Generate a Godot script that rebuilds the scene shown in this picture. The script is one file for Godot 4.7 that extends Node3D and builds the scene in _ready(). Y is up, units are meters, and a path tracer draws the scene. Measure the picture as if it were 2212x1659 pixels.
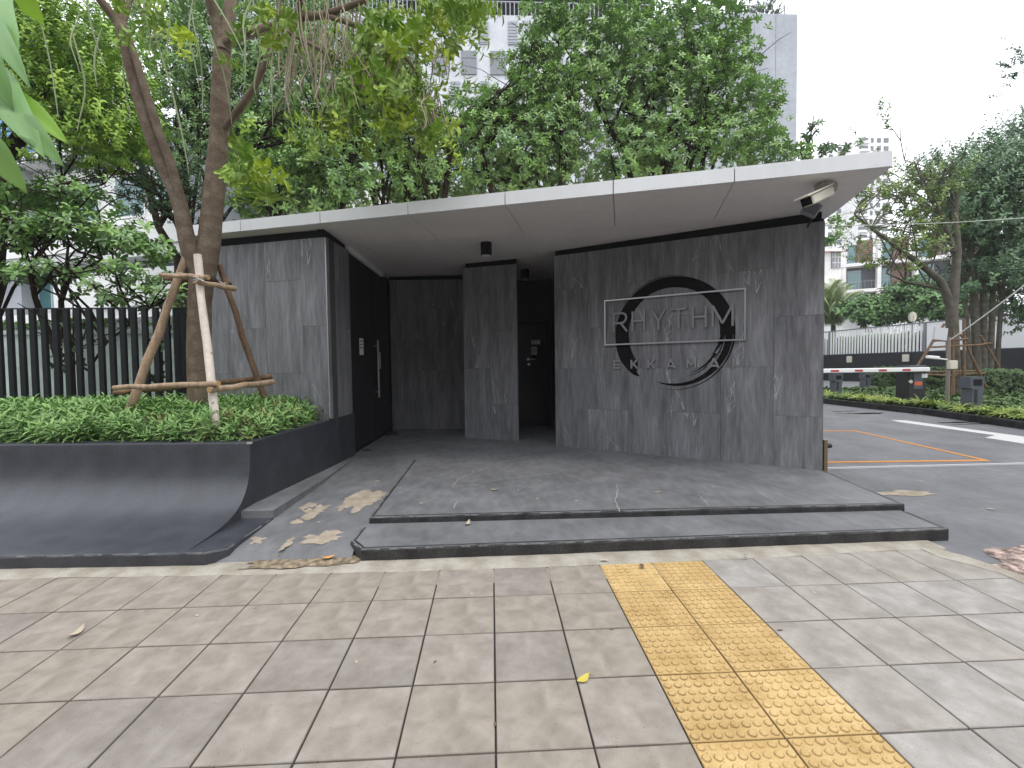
extends Node3D

# ------------------------------------------------------------------ camera solve
const F := 996.0            # focal length for a 2212 x 1659 view
const CAM := Vector3(0, 1.6, 0)
const SLOPE := 0.030        # pavement and drive climb 3 % towards the gatehouse
var cam_r := Vector3.RIGHT
var cam_u := Vector3.UP
var cam_f := Vector3.FORWARD
var rng := RandomNumberGenerator.new()
var M := {}
var used := {}

func solve_camera():
	var yaw := 0.04434
	var pitch := deg_to_rad(-2.0)
	var roll := deg_to_rad(-0.78)
	cam_f = Vector3(sin(yaw) * cos(pitch), sin(pitch), -cos(yaw) * cos(pitch))
	var r0 := Vector3(cos(yaw), 0, sin(yaw))
	var u0 := r0.cross(cam_f)
	cam_r = r0 * cos(roll) + u0 * sin(roll)
	cam_u = -r0 * sin(roll) + u0 * cos(roll)

func ray(x: float, y: float) -> Vector3:
	return cam_f + cam_r * ((x - 1106.0) / F) + cam_u * ((829.5 - y) / F)

func at(x: float, y: float, z: float) -> Vector3:      # point on the plane at depth z
	var d := ray(x, y)
	return CAM + d * (z / d.z)

func on_h(x: float, y: float, h: float) -> Vector3:    # point at height h
	var d := ray(x, y)
	return CAM + d * ((h - CAM.y) / d.y)

func on_pav(x: float, y: float, lift := 0.0) -> Vector3:  # point on the sloping pavement plane
	var d := ray(x, y)
	return CAM + d * ((lift - CAM.y) / (d.y + SLOPE * d.z))

func pav_h(z: float) -> float:
	return SLOPE * -z

func gnd_h(z: float) -> float:
	return SLOPE * minf(-z, 16.0)

func floor_h(z: float) -> float:
	return 0.265 + 0.018 * (-z - 4.2)

func ramp_h(z: float) -> float:
	return lerpf(0.175, 0.318, clampf((-z - 3.8) / 3.4, 0, 1))

# ------------------------------------------------------------------ mesh builder
class MB:
	var v := PackedVector3Array()
	var n := PackedVector3Array()
	var t := PackedVector2Array()
	var uo := Vector2.ZERO
	var us := 1.0
	func tri(a: Vector3, b: Vector3, c: Vector3, ua := Vector2.ZERO, ub := Vector2.ZERO, uc := Vector2.ZERO):
		var nn := (b - a).cross(c - a).normalized()
		v.append(a); v.append(c); v.append(b)
		n.append(nn); n.append(nn); n.append(nn)
		t.append(ua); t.append(uc); t.append(ub)
	func quad(a: Vector3, b: Vector3, c: Vector3, d: Vector3, ua := Vector2.ZERO, ub := Vector2.ZERO, uc := Vector2.ZERO, ud := Vector2.ZERO):
		tri(a, b, c, ua, ub, uc)
		tri(a, c, d, ua, uc, ud)
	func stri(a, b, c, na, nb, nc):
		v.append(a); v.append(c); v.append(b)
		n.append(na); n.append(nc); n.append(nb)
		for i in 3: t.append(Vector2.ZERO)
	func hexa(p: Array):   # p[0..3] bottom ring CCW from above, p[4..7] top ring
		quad(p[4], p[5], p[6], p[7])
		quad(p[3], p[2], p[1], p[0])
		for i in 4:
			var j := (i + 1) % 4
			quad(p[i], p[j], p[j + 4], p[i + 4])
	func box(c: Vector3, s: Vector3, b := Basis()):
		var h := s * 0.5
		var p := []
		for y in [-1, 1]:
			for q in [[-1, 1], [1, 1], [1, -1], [-1, -1]]:
				p.append(c + b * Vector3(h.x * q[0], h.y * y, h.z * q[1]))
		hexa(p)
	func cbox(c: Vector3, s: Vector3, ch: float, b := Basis()):   # box with every edge chamfered on x and z faces
		var h := s * 0.5
		var rings := [[-h.y, ch], [-h.y + ch, 0.0], [h.y - ch, 0.0], [h.y, ch]]
		var pts := []
		for r in rings:
			var o := []
			var i: float = r[1]
			for q in [[-h.x + i + ch, h.z - i], [h.x - i - ch, h.z - i], [h.x - i, h.z - i - ch], [h.x - i, -h.z + i + ch], [h.x - i - ch, -h.z + i], [-h.x + i + ch, -h.z + i], [-h.x + i, -h.z + i + ch], [-h.x + i, h.z - i - ch]]:
				o.append(c + b * Vector3(q[0], r[0], q[1]))
			pts.append(o)
		for k in 3:
			for i in 8:
				var j := (i + 1) % 8
				quad(pts[k][i], pts[k][j], pts[k + 1][j], pts[k + 1][i])
		for i in range(1, 7):
			tri(pts[3][0], pts[3][i], pts[3][i + 1])
			tri(pts[0][0], pts[0][i + 1], pts[0][i])
	func plate(poly: PackedVector2Array, z0: float, z1: float):   # outline in x,y with thickness along z
		var p := poly.duplicate()
		var a := 0.0
		for i in p.size():
			a += p[i].cross(p[(i + 1) % p.size()])
		if a < 0: p.reverse()
		var ix := Geometry2D.triangulate_polygon(p)
		for k in range(0, ix.size(), 3):
			var A := p[ix[k]]; var B := p[ix[k + 1]]; var C := p[ix[k + 2]]
			if (B - A).cross(C - A) < 0:
				var s := B; B = C; C = s
			tri(Vector3(A.x, A.y, z1), Vector3(B.x, B.y, z1), Vector3(C.x, C.y, z1), A * us + uo, B * us + uo, C * us + uo)
			tri(Vector3(A.x, A.y, z0), Vector3(C.x, C.y, z0), Vector3(B.x, B.y, z0), A, C, B)
		for i in p.size():
			var A := p[i]; var B := p[(i + 1) % p.size()]
			quad(Vector3(A.x, A.y, z0), Vector3(B.x, B.y, z0), Vector3(B.x, B.y, z1), Vector3(A.x, A.y, z1), A * us + uo, B * us + uo, B * us + uo, A * us + uo)
	func prism(poly: PackedVector2Array, yb: Callable, yt: Callable):   # outline in x,z, bottom and top height by z
		var p := poly.duplicate()
		var a := 0.0
		for i in p.size():
			a += p[i].cross(p[(i + 1) % p.size()])
		if a > 0: p.reverse()
		var ix := Geometry2D.triangulate_polygon(p)
		for k in range(0, ix.size(), 3):
			var A := p[ix[k]]; var B := p[ix[k + 1]]; var C := p[ix[k + 2]]
			if (B - A).cross(C - A) > 0:
				var s := B; B = C; C = s
			tri(Vector3(A.x, yt.call(A.y), A.y), Vector3(B.x, yt.call(B.y), B.y), Vector3(C.x, yt.call(C.y), C.y), A, B, C)
		for i in p.size():
			var A := p[i]; var B := p[(i + 1) % p.size()]
			quad(Vector3(A.x, yb.call(A.y), A.y), Vector3(B.x, yb.call(B.y), B.y), Vector3(B.x, yt.call(B.y), B.y), Vector3(A.x, yt.call(A.y), A.y))
	func tube(path: Array, rad: Array, sides := 8, wob := 0.0, sd := 1):
		var rg := RandomNumberGenerator.new(); rg.seed = sd
		var rings := []
		var cs := []
		var up := Vector3(0.13, 0.21, 0.97).normalized()
		for i in path.size():
			var d: Vector3 = (path[mini(i + 1, path.size() - 1)] - path[maxi(i - 1, 0)]).normalized()
			if absf(d.dot(up)) > 0.95: up = Vector3(0.97, 0.1, 0.2).normalized()
			var x := up.cross(d).normalized()
			var y := d.cross(x).normalized()
			up = y
			var o := []; var oc := []
			for k in sides:
				var an := TAU * k / sides
				var dir := x * cos(an) + y * sin(an)
				o.append(path[i] + dir * rad[i] * (1.0 + rg.randf_range(-wob, wob)))
				oc.append(dir)
			rings.append(o); cs.append(oc)
		for i in path.size() - 1:
			for k in sides:
				var j := (k + 1) % sides
				stri(rings[i][k], rings[i][j], rings[i + 1][j], cs[i][k], cs[i][j], cs[i + 1][j])
				stri(rings[i][k], rings[i + 1][j], rings[i + 1][k], cs[i][k], cs[i + 1][j], cs[i + 1][k])
		for k in range(1, sides - 1):
			tri(rings[0][0], rings[0][k + 1], rings[0][k])
			var e: Array = rings[-1]
			tri(e[0], e[k], e[k + 1])
	func mesh() -> ArrayMesh:
		var a := []
		a.resize(Mesh.ARRAY_MAX)
		a[Mesh.ARRAY_VERTEX] = v
		a[Mesh.ARRAY_NORMAL] = n
		a[Mesh.ARRAY_TEX_UV] = t
		var m := ArrayMesh.new()
		m.add_surface_from_arrays(Mesh.PRIMITIVE_TRIANGLES, a)
		return m

# ------------------------------------------------------------------ objects
func numbered(called: String) -> String:
	if not used.has(called):
		used[called] = 0
		return called
	used[called] += 1
	return "%s_%03d" % [called, used[called]]

func tag(o: Node, label: String, category: String, group := "", kind := ""):
	if label: o.set_meta("label", label)
	if category: o.set_meta("category", category)
	if group: o.set_meta("group", group)
	if kind: o.set_meta("kind", kind)

func thing(called: String, where: Vector3, label: String, category: String, group := "") -> Node3D:
	var o := Node3D.new()
	o.name = numbered(called)
	add_child(o)
	o.position = where
	tag(o, label, category, group)
	return o

func inst(mesh: Mesh, called: String, m: Material, parent: Node = null, T := Transform3D()) -> MeshInstance3D:
	var o := MeshInstance3D.new()
	o.mesh = mesh
	o.material_override = m
	if parent == null:
		o.name = numbered(called)
		add_child(o)
	else:
		o.name = called
		parent.add_child(o, true)
	o.global_transform = T
	return o

func obj(b: MB, called: String, m: Material, parent: Node = null, T := Transform3D()) -> MeshInstance3D:
	return inst(b.mesh(), called, m, parent, T)

func multi(mesh: Mesh, xf: Array, cols: Array, called: String, m: Material, parent: Node = null) -> MultiMeshInstance3D:
	var mm := MultiMesh.new()
	mm.transform_format = MultiMesh.TRANSFORM_3D
	mm.use_colors = true
	mm.mesh = mesh
	mm.instance_count = xf.size()
	for i in xf.size():
		mm.set_instance_transform(i, xf[i])
		mm.set_instance_color(i, Color(cols[i].r * 1.45, cols[i].g * 1.42, cols[i].b * 1.35))   # leaves split their light between reflection and transmission
	var o := MultiMeshInstance3D.new()
	o.multimesh = mm
	o.material_override = m
	if parent == null:
		o.name = numbered(called); add_child(o)
	else:
		o.name = called; parent.add_child(o, true)
	o.global_transform = Transform3D()
	return o

# ------------------------------------------------------------------ materials
func noise_bytes(size: int, w: int, h: int, freq: float, sd: int, oct := 4) -> PackedByteArray:
	var f := FastNoiseLite.new()
	f.noise_type = FastNoiseLite.TYPE_SIMPLEX_SMOOTH
	f.seed = sd
	f.frequency = freq
	f.fractal_octaves = oct
	var im := f.get_seamless_image(w, h, false, false, 0.15)
	im.convert(Image.FORMAT_L8)
	if w != size or h != size: im.resize(size, size, Image.INTERPOLATE_CUBIC)
	return im.get_data()

# base colour (sRGB) modulated by layers [bytes, amplitude, tint]
func surface(size: int, base: Color, layers: Array) -> Image:
	var out := PackedByteArray()
	out.resize(size * size * 3)
	var nl := layers.size()
	var lb := []
	for l in layers: lb.append(l[0])
	var r0 := base.r * 255.0
	var g0 := base.g * 255.0
	var b0 := base.b * 255.0
	for i in size * size:
		var vr := 1.0; var vg := 1.0; var vb := 1.0
		for k in nl:
			var x: float = (lb[k][i] / 127.5 - 1.0) * layers[k][1]
			var tn: Color = layers[k][2]
			vr += x * tn.r; vg += x * tn.g; vb += x * tn.b
		var j := i * 3
		out[j] = clampi(int(r0 * vr), 0, 255)
		out[j + 1] = clampi(int(g0 * vg), 0, 255)
		out[j + 2] = clampi(int(b0 * vb), 0, 255)
	return Image.create_from_data(size, size, false, Image.FORMAT_RGB8, out)

func specks(im: Image, count: int, lo: Color, hi: Color, rmax: int, sd: int):
	var g := RandomNumberGenerator.new(); g.seed = sd
	var s := im.get_width()
	for i in count:
		var c := lo.lerp(hi, g.randf())
		var w := g.randi_range(1, rmax)
		var h := g.randi_range(1, rmax)
		im.fill_rect(Rect2i(g.randi_range(0, s - w), g.randi_range(0, s - h), w, h), c)

func stroke(im: Image, x: float, y: float, len: float, ang: float, wig: float, c: Color, g: RandomNumberGenerator, wmax := 2, a0 := 0.8):
	var s := im.get_width()
	var a := ang
	var al := a0
	for k in int(len):
		a += g.randf_range(-wig, wig)
		a = lerpf(a, ang, 0.06)
		al = clampf(al + g.randf_range(-0.12, 0.12), 0.08, a0)
		x += cos(a); y += sin(a)
		for w in g.randi_range(1, wmax):
			var px := posmod(int(x) + w, s)
			var py := posmod(int(y), s)
			im.set_pixel(px, py, im.get_pixel(px, py).lerp(c, al))

func tex(im: Image) -> ImageTexture:
	im.generate_mipmaps()
	return ImageTexture.create_from_image(im)

func mat(c: Color, rough := 0.7, metal := 0.0, spec := 0.5) -> StandardMaterial3D:
	var m := StandardMaterial3D.new()
	m.albedo_color = c
	m.roughness = rough
	m.metallic = metal
	m.metallic_specular = spec
	return m

func lin(r: float, g: float, b: float) -> Color:   # linear base colour to sRGB
	return Color(r, g, b).linear_to_srgb()

func tmat(t: Texture2D, rough: float, scale := 0.0, spec := 0.5, tint := Color.WHITE) -> StandardMaterial3D:
	var m := mat(tint, rough, 0.0, spec)
	m.albedo_texture = t
	if scale > 0:
		m.uv1_triplanar = true
		m.uv1_world_triplanar = true
		m.uv1_scale = Vector3.ONE / scale
	return m

func leaf_mat(tint: Color, rough := 0.42, back := 0.25) -> StandardMaterial3D:
	var m := mat(tint, rough)
	m.vertex_color_use_as_albedo = true
	m.cull_mode = BaseMaterial3D.CULL_DISABLED
	m.backlight_enabled = true
	m.backlight = Color(0.40, 0.52, 0.14) * back
	return m

func make_materials():
	var W := Color.WHITE
	var g := RandomNumberGenerator.new(); g.seed = 77
	# honed grey stone: vertical fibres, cloudy patches, white veins
	var S := 1024
	var im := surface(S, Color(0.452, 0.452, 0.464), [
		[noise_bytes(S, 1024, 110, 0.06, 3), 0.12, W],
		[noise_bytes(S, 512, 50, 0.03, 4), 0.15, W],
		[noise_bytes(S, 256, 160, 0.02, 5), 0.05, W],
		[noise_bytes(S, 1024, 1024, 0.25, 6, 2), 0.08, W]])
	for k in 700: stroke(im, g.randf() * S, g.randf() * S, g.randf_range(10, 70), PI / 2 + g.randf_range(-0.25, 0.25), 0.12, Color(0.60, 0.60, 0.61), g, 1, 0.4)
	for k in 160: stroke(im, g.randf() * S, g.randf() * S, g.randf_range(30, 160), PI / 2 + g.randf_range(-0.15, 0.15), 0.07, Color(0.24, 0.24, 0.25), g, 1, 0.4)
	for k in 80: stroke(im, g.randf() * S, g.randf() * S, g.randf_range(6, 26), PI / 2 + g.randf_range(-0.5, 0.5), 0.25, Color(0.72, 0.72, 0.72), g, 2, 0.55)
	for k in 40: stroke(im, g.randf() * S, g.randf() * S, g.randf_range(60, 240), PI / 2 + g.randf_range(-0.25, 0.25), 0.10, Color(0.72, 0.72, 0.72), g, 2, 0.5)
	for k in 9:
		var x := g.randf() * S; var y := g.randf() * S; var a := PI / 2 + g.randf_range(-0.45, 0.45)
		for q in 4: stroke(im, x + g.randf_range(-6, 6), y + g.randf_range(-16, 16), g.randf_range(70, 240), a, 0.26, Color(0.86, 0.86, 0.85), g, 2, 0.9)
	M.stone = tmat(tex(im), 0.6, 0.0, 0.35)
	# paving slabs in close tones; the lightest ones carry open-sky brightness in their colour
	M.paver = []
	for k in 5:
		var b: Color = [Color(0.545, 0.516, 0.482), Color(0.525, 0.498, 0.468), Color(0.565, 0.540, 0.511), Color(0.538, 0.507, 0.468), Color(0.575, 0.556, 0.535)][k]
		var p := surface(256, b, [
			[noise_bytes(256, 64, 64, 0.022, 20 + k, 3), 0.09, Color(0.95, 1.0, 1.08)],
			[noise_bytes(256, 128, 128, 0.05, 30 + k), 0.035, Color(0.8, 1.0, 1.3)],
			[noise_bytes(256, 256, 256, 0.3, 40 + k, 2), 0.05, W]])
		specks(p, 200, Color(0.30, 0.27, 0.24), Color(0.46, 0.43, 0.40), 2, 50 + k)
		specks(p, 50, Color(0.64, 0.62, 0.58), Color(0.7, 0.68, 0.65), 1, 60 + k)
		for q in 5: stroke(p, g.randf() * 256, g.randf() * 256, g.randf_range(8, 40), g.randf() * TAU, 0.3, Color(0.36, 0.34, 0.32), g, 1, 0.4)
		M.paver.append(tmat(tex(p), 0.82, 0.0, 0.3))
	M.tactile = []
	for k in 3:
		var b: Color = [Color(0.715, 0.605, 0.415), Color(0.695, 0.585, 0.40), Color(0.73, 0.62, 0.43)][k]
		var p := surface(256, b, [
			[noise_bytes(256, 64, 64, 0.03, 70 + k), 0.09, Color(0.8, 1, 1.4)],
			[noise_bytes(256, 256, 256, 0.14, 74 + k), 0.07, W]])
		specks(p, 160, Color(0.42, 0.32, 0.20), Color(0.54, 0.42, 0.26), 3, 80 + k)
		for q in 8: stroke(p, g.randf() * 256, g.randf() * 256, g.randf_range(10, 60), g.randf() * TAU, 0.3, Color(0.42, 0.33, 0.22), g, 2, 0.4)
		M.tactile.append(tmat(tex(p), 0.75, 0.45, 0.3))
	# black exposed-aggregate terrazzo
	im = surface(512, Color(0.185, 0.192, 0.22), [
		[noise_bytes(512, 128, 128, 0.02, 90), 0.25, W], [noise_bytes(512, 512, 512, 0.2, 91, 2), 0.25, W]])
	specks(im, 6500, Color(0.24, 0.25, 0.28), Color(0.40, 0.41, 0.44), 2, 92)
	specks(im, 3000, Color(0.06, 0.06, 0.07), Color(0.10, 0.10, 0.12), 2, 93)
	specks(im, 420, Color(0.5, 0.5, 0.5), Color(0.66, 0.66, 0.64), 1, 94)
	for k in 40: stroke(im, g.randf() * 512, g.randf() * 512, g.randf_range(10, 70), g.randf_range(-0.3, 0.3), 0.15, Color(0.42, 0.42, 0.43), g, 1, 0.3)
	M.terrazzo = tmat(tex(im), 0.46, 0.95, 0.6)
	# painted dark floor with scuffs
	im = surface(S, Color(0.415, 0.417, 0.425), [
		[noise_bytes(S, 256, 256, 0.012, 100), 0.11, W], [noise_bytes(S, 512, 256, 0.04, 101), 0.10, W],
		[noise_bytes(S, 1024, 1024, 0.22, 102, 2), 0.10, W]])
	for k in 130: stroke(im, g.randf() * S, g.randf() * S, g.randf_range(10, 90), g.randf_range(-0.3, 0.3), 0.12, Color(0.45, 0.45, 0.45), g, 2, 0.3)
	specks(im, 500, Color(0.4, 0.4, 0.4), Color(0.5, 0.5, 0.48), 2, 103)
	specks(im, 400, Color(0.16, 0.16, 0.16), Color(0.2, 0.2, 0.2), 3, 104)
	M.floor = tmat(tex(im), 0.55, 2.9, 0.4)
	# step nosing: dark render with worn, washed grey flecks
	im = surface(512, Color(0.175, 0.173, 0.176), [
		[noise_bytes(512, 128, 64, 0.04, 110), 0.4, W], [noise_bytes(512, 512, 512, 0.12, 111, 3), 0.25, W]])
	for k in 240: stroke(im, g.randf() * 512, g.randf() * 512, g.randf_range(4, 26), PI / 2 + g.randf_range(-0.3, 0.3), 0.2, Color(0.50, 0.49, 0.47), g, 2, 0.4)
	specks(im, 900, Color(0.34, 0.34, 0.34), Color(0.5, 0.49, 0.47), 2, 112)
	M.riser = tmat(tex(im), 0.6, 1.3)
	im = surface(256, Color(0.40, 0.40, 0.40), [
		[noise_bytes(256, 128, 128, 0.06, 115), 0.35, W], [noise_bytes(256, 256, 256, 0.2, 116, 2), 0.2, W]])
	M.worn_tex = tex(im)
	# pale cement mortar
	im = surface(512, Color(0.595, 0.57, 0.525), [
		[noise_bytes(512, 128, 128, 0.03, 120), 0.16, Color(0.9, 1, 1.2)], [noise_bytes(512, 512, 512, 0.15, 121, 3), 0.12, W]])
	specks(im, 700, Color(0.45, 0.41, 0.36), Color(0.58, 0.54, 0.48), 2, 122)
	M.mortar = tmat(tex(im), 0.9, 1.1, 0.3)
	im = surface(512, Color(0.60, 0.555, 0.495), [
		[noise_bytes(512, 128, 128, 0.03, 125), 0.14, Color(0.9, 1, 1.2)], [noise_bytes(512, 512, 512, 0.2, 126, 3), 0.12, W]])
	M.bare = tmat(tex(im), 0.9, 0.8, 0.3)
	im = surface(512, Color(0.50, 0.45, 0.375), [
		[noise_bytes(512, 128, 96, 0.05, 128), 0.4, W], [noise_bytes(512, 512, 512, 0.2, 129, 3), 0.25, W]])
	M.silt = tmat(tex(im), 0.8, 0.5, 0.3)
	# asphalt
	im = surface(S, Color(0.385, 0.385, 0.397), [
		[noise_bytes(S, 256, 256, 0.012, 130), 0.13, W], [noise_bytes(S, 512, 512, 0.05, 131), 0.08, W],
		[noise_bytes(S, 1024, 1024, 0.35, 132, 2), 0.16, W]])
	specks(im, 5000, Color(0.36, 0.36, 0.36), Color(0.47, 0.46, 0.45), 1, 133)
	specks(im, 60, Color(0.55, 0.53, 0.5), Color(0.62, 0.6, 0.55), 3, 134)
	M.asphalt = tmat(tex(im), 0.62, 3.4, 0.5)
	im = surface(512, Color(0.52, 0.46, 0.43), [
		[noise_bytes(512, 128, 128, 0.06, 136), 0.6, W], [noise_bytes(512, 512, 512, 0.12, 137, 3), 0.4, Color(1, 0.95, 0.9)]])
	M.rubble = tmat(tex(im), 0.95, 0.9, 0.2)
	# coated metal panels
	im = surface(512, Color(0.86, 0.865, 0.87), [
		[noise_bytes(512, 64, 64, 0.015, 140), 0.02, W], [noise_bytes(512, 512, 128, 0.03, 141), 0.015, Color(0.8, 1, 1.3)]])
	for k in 26: stroke(im, g.randf() * 512, g.randf() * 512, g.randf_range(20, 80), PI / 2, 0.03, Color(0.68, 0.66, 0.62), g, 1, 0.12)
	specks(im, 40, Color(0.5, 0.47, 0.42), Color(0.66, 0.64, 0.6), 2, 142)
	M.panel = tmat(tex(im), 0.42, 2.2, 0.5)
	im = surface(512, Color(0.875, 0.855, 0.845), [
		[noise_bytes(512, 64, 64, 0.015, 145), 0.035, W], [noise_bytes(512, 256, 256, 0.06, 146), 0.02, W]])
	M.soffit = tmat(tex(im), 0.5, 2.6, 0.5)
	# bark, poles
	im = surface(512, Color(0.435, 0.385, 0.335), [
		[noise_bytes(512, 200, 256, 0.06, 150), 0.10, W], [noise_bytes(512, 512, 512, 0.1, 151, 3), 0.25, W], [noise_bytes(512, 128, 128, 0.025, 152), 0.2, Color(0.8, 1, 1)]])
	for k in 260: stroke(im, g.randf() * 512, g.randf() * 512, g.randf_range(4, 14), g.randf_range(-0.2, 0.2), 0.2, Color(0.19, 0.16, 0.13), g, 3, 0.6)
	specks(im, 260, Color(0.58, 0.53, 0.46), Color(0.66, 0.62, 0.55), 2, 153)
	M.bark = tmat(tex(im), 0.9, 0.55, 0.2)
	M.bark.heightmap_enabled = false
	M.dark_bark = tmat(M.bark.albedo_texture, 0.9, 0.7, 0.2, Color(0.50, 0.48, 0.46))
	M.grey_bark = tmat(M.bark.albedo_texture, 0.9, 0.9, 0.2, Color(0.90, 0.97, 1.0))
	im = surface(512, Color(0.60, 0.515, 0.43), [
		[noise_bytes(512, 128, 24, 0.05, 160), 0.22, W], [noise_bytes(512, 256, 256, 0.08, 161, 3), 0.16, Color(0.8, 1, 1.1)]])
	specks(im, 90, Color(0.18, 0.13, 0.10), Color(0.3, 0.22, 0.17), 7, 162)
	for k in 60: stroke(im, g.randf() * 512, g.randf() * 512, g.randf_range(20, 90), PI / 2, 0.08, Color(0.30, 0.23, 0.17), g, 2, 0.5)
	M.pole = tmat(tex(im), 0.8, 0.62, 0.3)
	M.pale_pole = tmat(M.pole.albedo_texture, 0.75, 0.62, 0.3)
	im = surface(256, Color(0.80, 0.755, 0.71), [
		[noise_bytes(256, 64, 16, 0.06, 165), 0.10, W], [noise_bytes(256, 128, 128, 0.08, 166, 3), 0.06, Color(0.8, 1, 1.1)]])
	specks(im, 12, Color(0.20, 0.15, 0.12), Color(0.4, 0.3, 0.22), 8, 167)
	M.pale_pole = tmat(tex(im), 0.7, 0.7, 0.3)
	# wall plaster for far buildings
	im = surface(512, Color(0.90, 0.90, 0.89), [
		[noise_bytes(512, 64, 128, 0.02, 170), 0.05, W], [noise_bytes(512, 256, 256, 0.08, 171), 0.03, W]])
	M.white_wall = tmat(tex(im), 0.85, 6.0, 0.3)
	im = surface(512, Color(0.64, 0.655, 0.68), [
		[noise_bytes(512, 128, 64, 0.03, 173), 0.06, W], [noise_bytes(512, 256, 256, 0.08, 174), 0.04, W]])
	M.concrete = tmat(tex(im), 0.85, 9.0, 0.3)
	im = surface(512, Color(0.77, 0.82, 0.78), [
		[noise_bytes(512, 128, 128, 0.03, 176), 0.06, W], [noise_bytes(512, 256, 256, 0.1, 177), 0.04, W]])
	M.green_wall = tmat(tex(im), 0.85, 3.0, 0.3)
	im = surface(512, Color(0.17, 0.13, 0.10), [
		[noise_bytes(512, 256, 256, 0.08, 178), 0.4, W], [noise_bytes(512, 512, 512, 0.3, 179, 2), 0.3, W]])
	M.soil = tmat(tex(im), 0.95, 0.8, 0.1)
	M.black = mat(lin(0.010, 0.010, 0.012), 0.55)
	M.joint = mat(lin(0.055, 0.052, 0.05), 0.95, 0, 0.1)
	M.paver_joint = mat(lin(0.045, 0.042, 0.04), 0.98, 0, 0.1)
	M.band = mat(lin(0.010, 0.010, 0.012), 0.7, 0, 0.3)
	M.steel = mat(lin(0.55, 0.55, 0.56), 0.28, 1.0)
	M.letter = mat(lin(0.25, 0.25, 0.26), 0.5, 0.6)
	M.ring = mat(lin(0.010, 0.009, 0.009), 0.7, 0, 0.2)
	M.brass = mat(lin(0.30, 0.23, 0.13), 0.4, 0.8)
	M.paper = mat(lin(0.72, 0.72, 0.70), 0.9)
	M.ink = mat(lin(0.05, 0.05, 0.05), 0.9)
	M.fence = mat(lin(0.010, 0.012, 0.014), 0.65, 0, 0.35)
	M.white_paint = mat(lin(0.80, 0.80, 0.79), 0.6)
	M.road_white = mat(lin(0.47, 0.47, 0.46), 0.85)
	M.road_orange = mat(lin(0.52, 0.22, 0.045), 0.85)
	M.red = mat(lin(0.42, 0.03, 0.03), 0.5)
	M.orange = mat(lin(0.65, 0.12, 0.03), 0.5)
	M.ivory = mat(lin(0.62, 0.58, 0.48), 0.55)
	M.grey_metal = mat(lin(0.22, 0.23, 0.24), 0.5, 0.3)
	M.slate = mat(lin(0.075, 0.085, 0.10), 0.6)
	M.teal_glass = mat(lin(0.05, 0.16, 0.17), 0.08, 0.0, 0.8)
	M.dark_glass = mat(lin(0.012, 0.013, 0.016), 0.15, 0.0, 0.3)
	M.window = mat(lin(0.13, 0.14, 0.16), 0.15, 0.0, 0.7)
	M.lens = mat(lin(0.75, 0.73, 0.70), 0.3)
	M.terracotta = mat(lin(0.36, 0.12, 0.06), 0.85)
	M.brown_panel = mat(lin(0.16, 0.09, 0.06), 0.7)
	M.crack = mat(lin(0.34, 0.33, 0.31), 0.9)
	M.rope = mat(lin(0.62, 0.62, 0.58), 0.7)
	M.pod = mat(lin(0.30, 0.255, 0.18), 0.8)
	M.pod_green = mat(lin(0.26, 0.30, 0.17), 0.75)
	M.dry_leaf = mat(lin(0.42, 0.35, 0.26), 0.8)
	M.orange_leaf = mat(lin(0.52, 0.26, 0.07), 0.7)
	M.yellow_leaf = mat(lin(0.48, 0.40, 0.07), 0.6)
	M.brown_leaf = mat(lin(0.12, 0.075, 0.045), 0.8)
	M.green_leaf = mat(lin(0.10, 0.17, 0.05), 0.6)
	for k in ["dry_leaf", "orange_leaf", "yellow_leaf", "brown_leaf", "green_leaf"]: M[k].cull_mode = BaseMaterial3D.CULL_DISABLED
	M.pole_brown = tmat(M.pole.albedo_texture, 0.85, 0.62, 0.3, Color(0.74, 0.70, 0.68))
	M.sawn = mat(lin(0.42, 0.27, 0.12), 0.85)
	M.blue_panel = mat(lin(0.10, 0.28, 0.45), 0.4)
	M.big_leaf_0 = leaf_mat(lin(0.22, 0.40, 0.15), 0.5, 0.8); M.big_leaf_1 = leaf_mat(lin(0.17, 0.32, 0.12), 0.5, 0.8); M.big_leaf_2 = leaf_mat(lin(0.24, 0.44, 0.05), 0.5, 0.9)
	M.rosette = rosette(9, 0.20, 0.075, 0.35, 0.10, 3)
	M.rosette_small = rosette(9, 0.12, 0.06, 0.45, 0.08, 5)
	M.spray_small = spray(14, 0.36, 0.085, 0.040, 6)
	M.kerb = tmat(M.riser.albedo_texture, 0.8, 1.1, 0.3, Color(1.0, 1.0, 1.0))
	M.grey_louvre = mat(lin(0.30, 0.31, 0.34), 0.6)
	M.brass_dull = mat(lin(0.26, 0.23, 0.19), 0.5, 0.5)
	M.white_grey = mat(lin(0.55, 0.56, 0.58), 0.6)
	M.palm_0 = leaf_mat(lin(0.20, 0.27, 0.10)); M.palm_1 = leaf_mat(lin(0.28, 0.35, 0.14))
	M.pale_wall = tmat(M.white_wall.albedo_texture, 0.85, 6.0, 0.3, Color(0.84, 0.85, 0.88))
	M.worn = tmat(M.riser.albedo_texture, 0.8, 0.5, 0.3, Color(1, 1, 1)); M.worn.albedo_texture = M.worn_tex
	M.grime = mat(lin(0.20, 0.135, 0.065), 0.95, 0, 0.1)
	M.wet = mat(lin(0.012, 0.012, 0.013), 0.06, 0, 0.6)
	M.stone_dark = tmat(M.stone.albedo_texture, 0.5, 0.0, 0.5, Color(0.93, 0.93, 0.935))
	M.stone_light = tmat(M.stone.albedo_texture, 0.5, 0.0, 0.5, Color(1.0, 1.0, 1.0))
	M.ivory_dull = mat(lin(0.36, 0.33, 0.28), 0.7)
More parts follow.
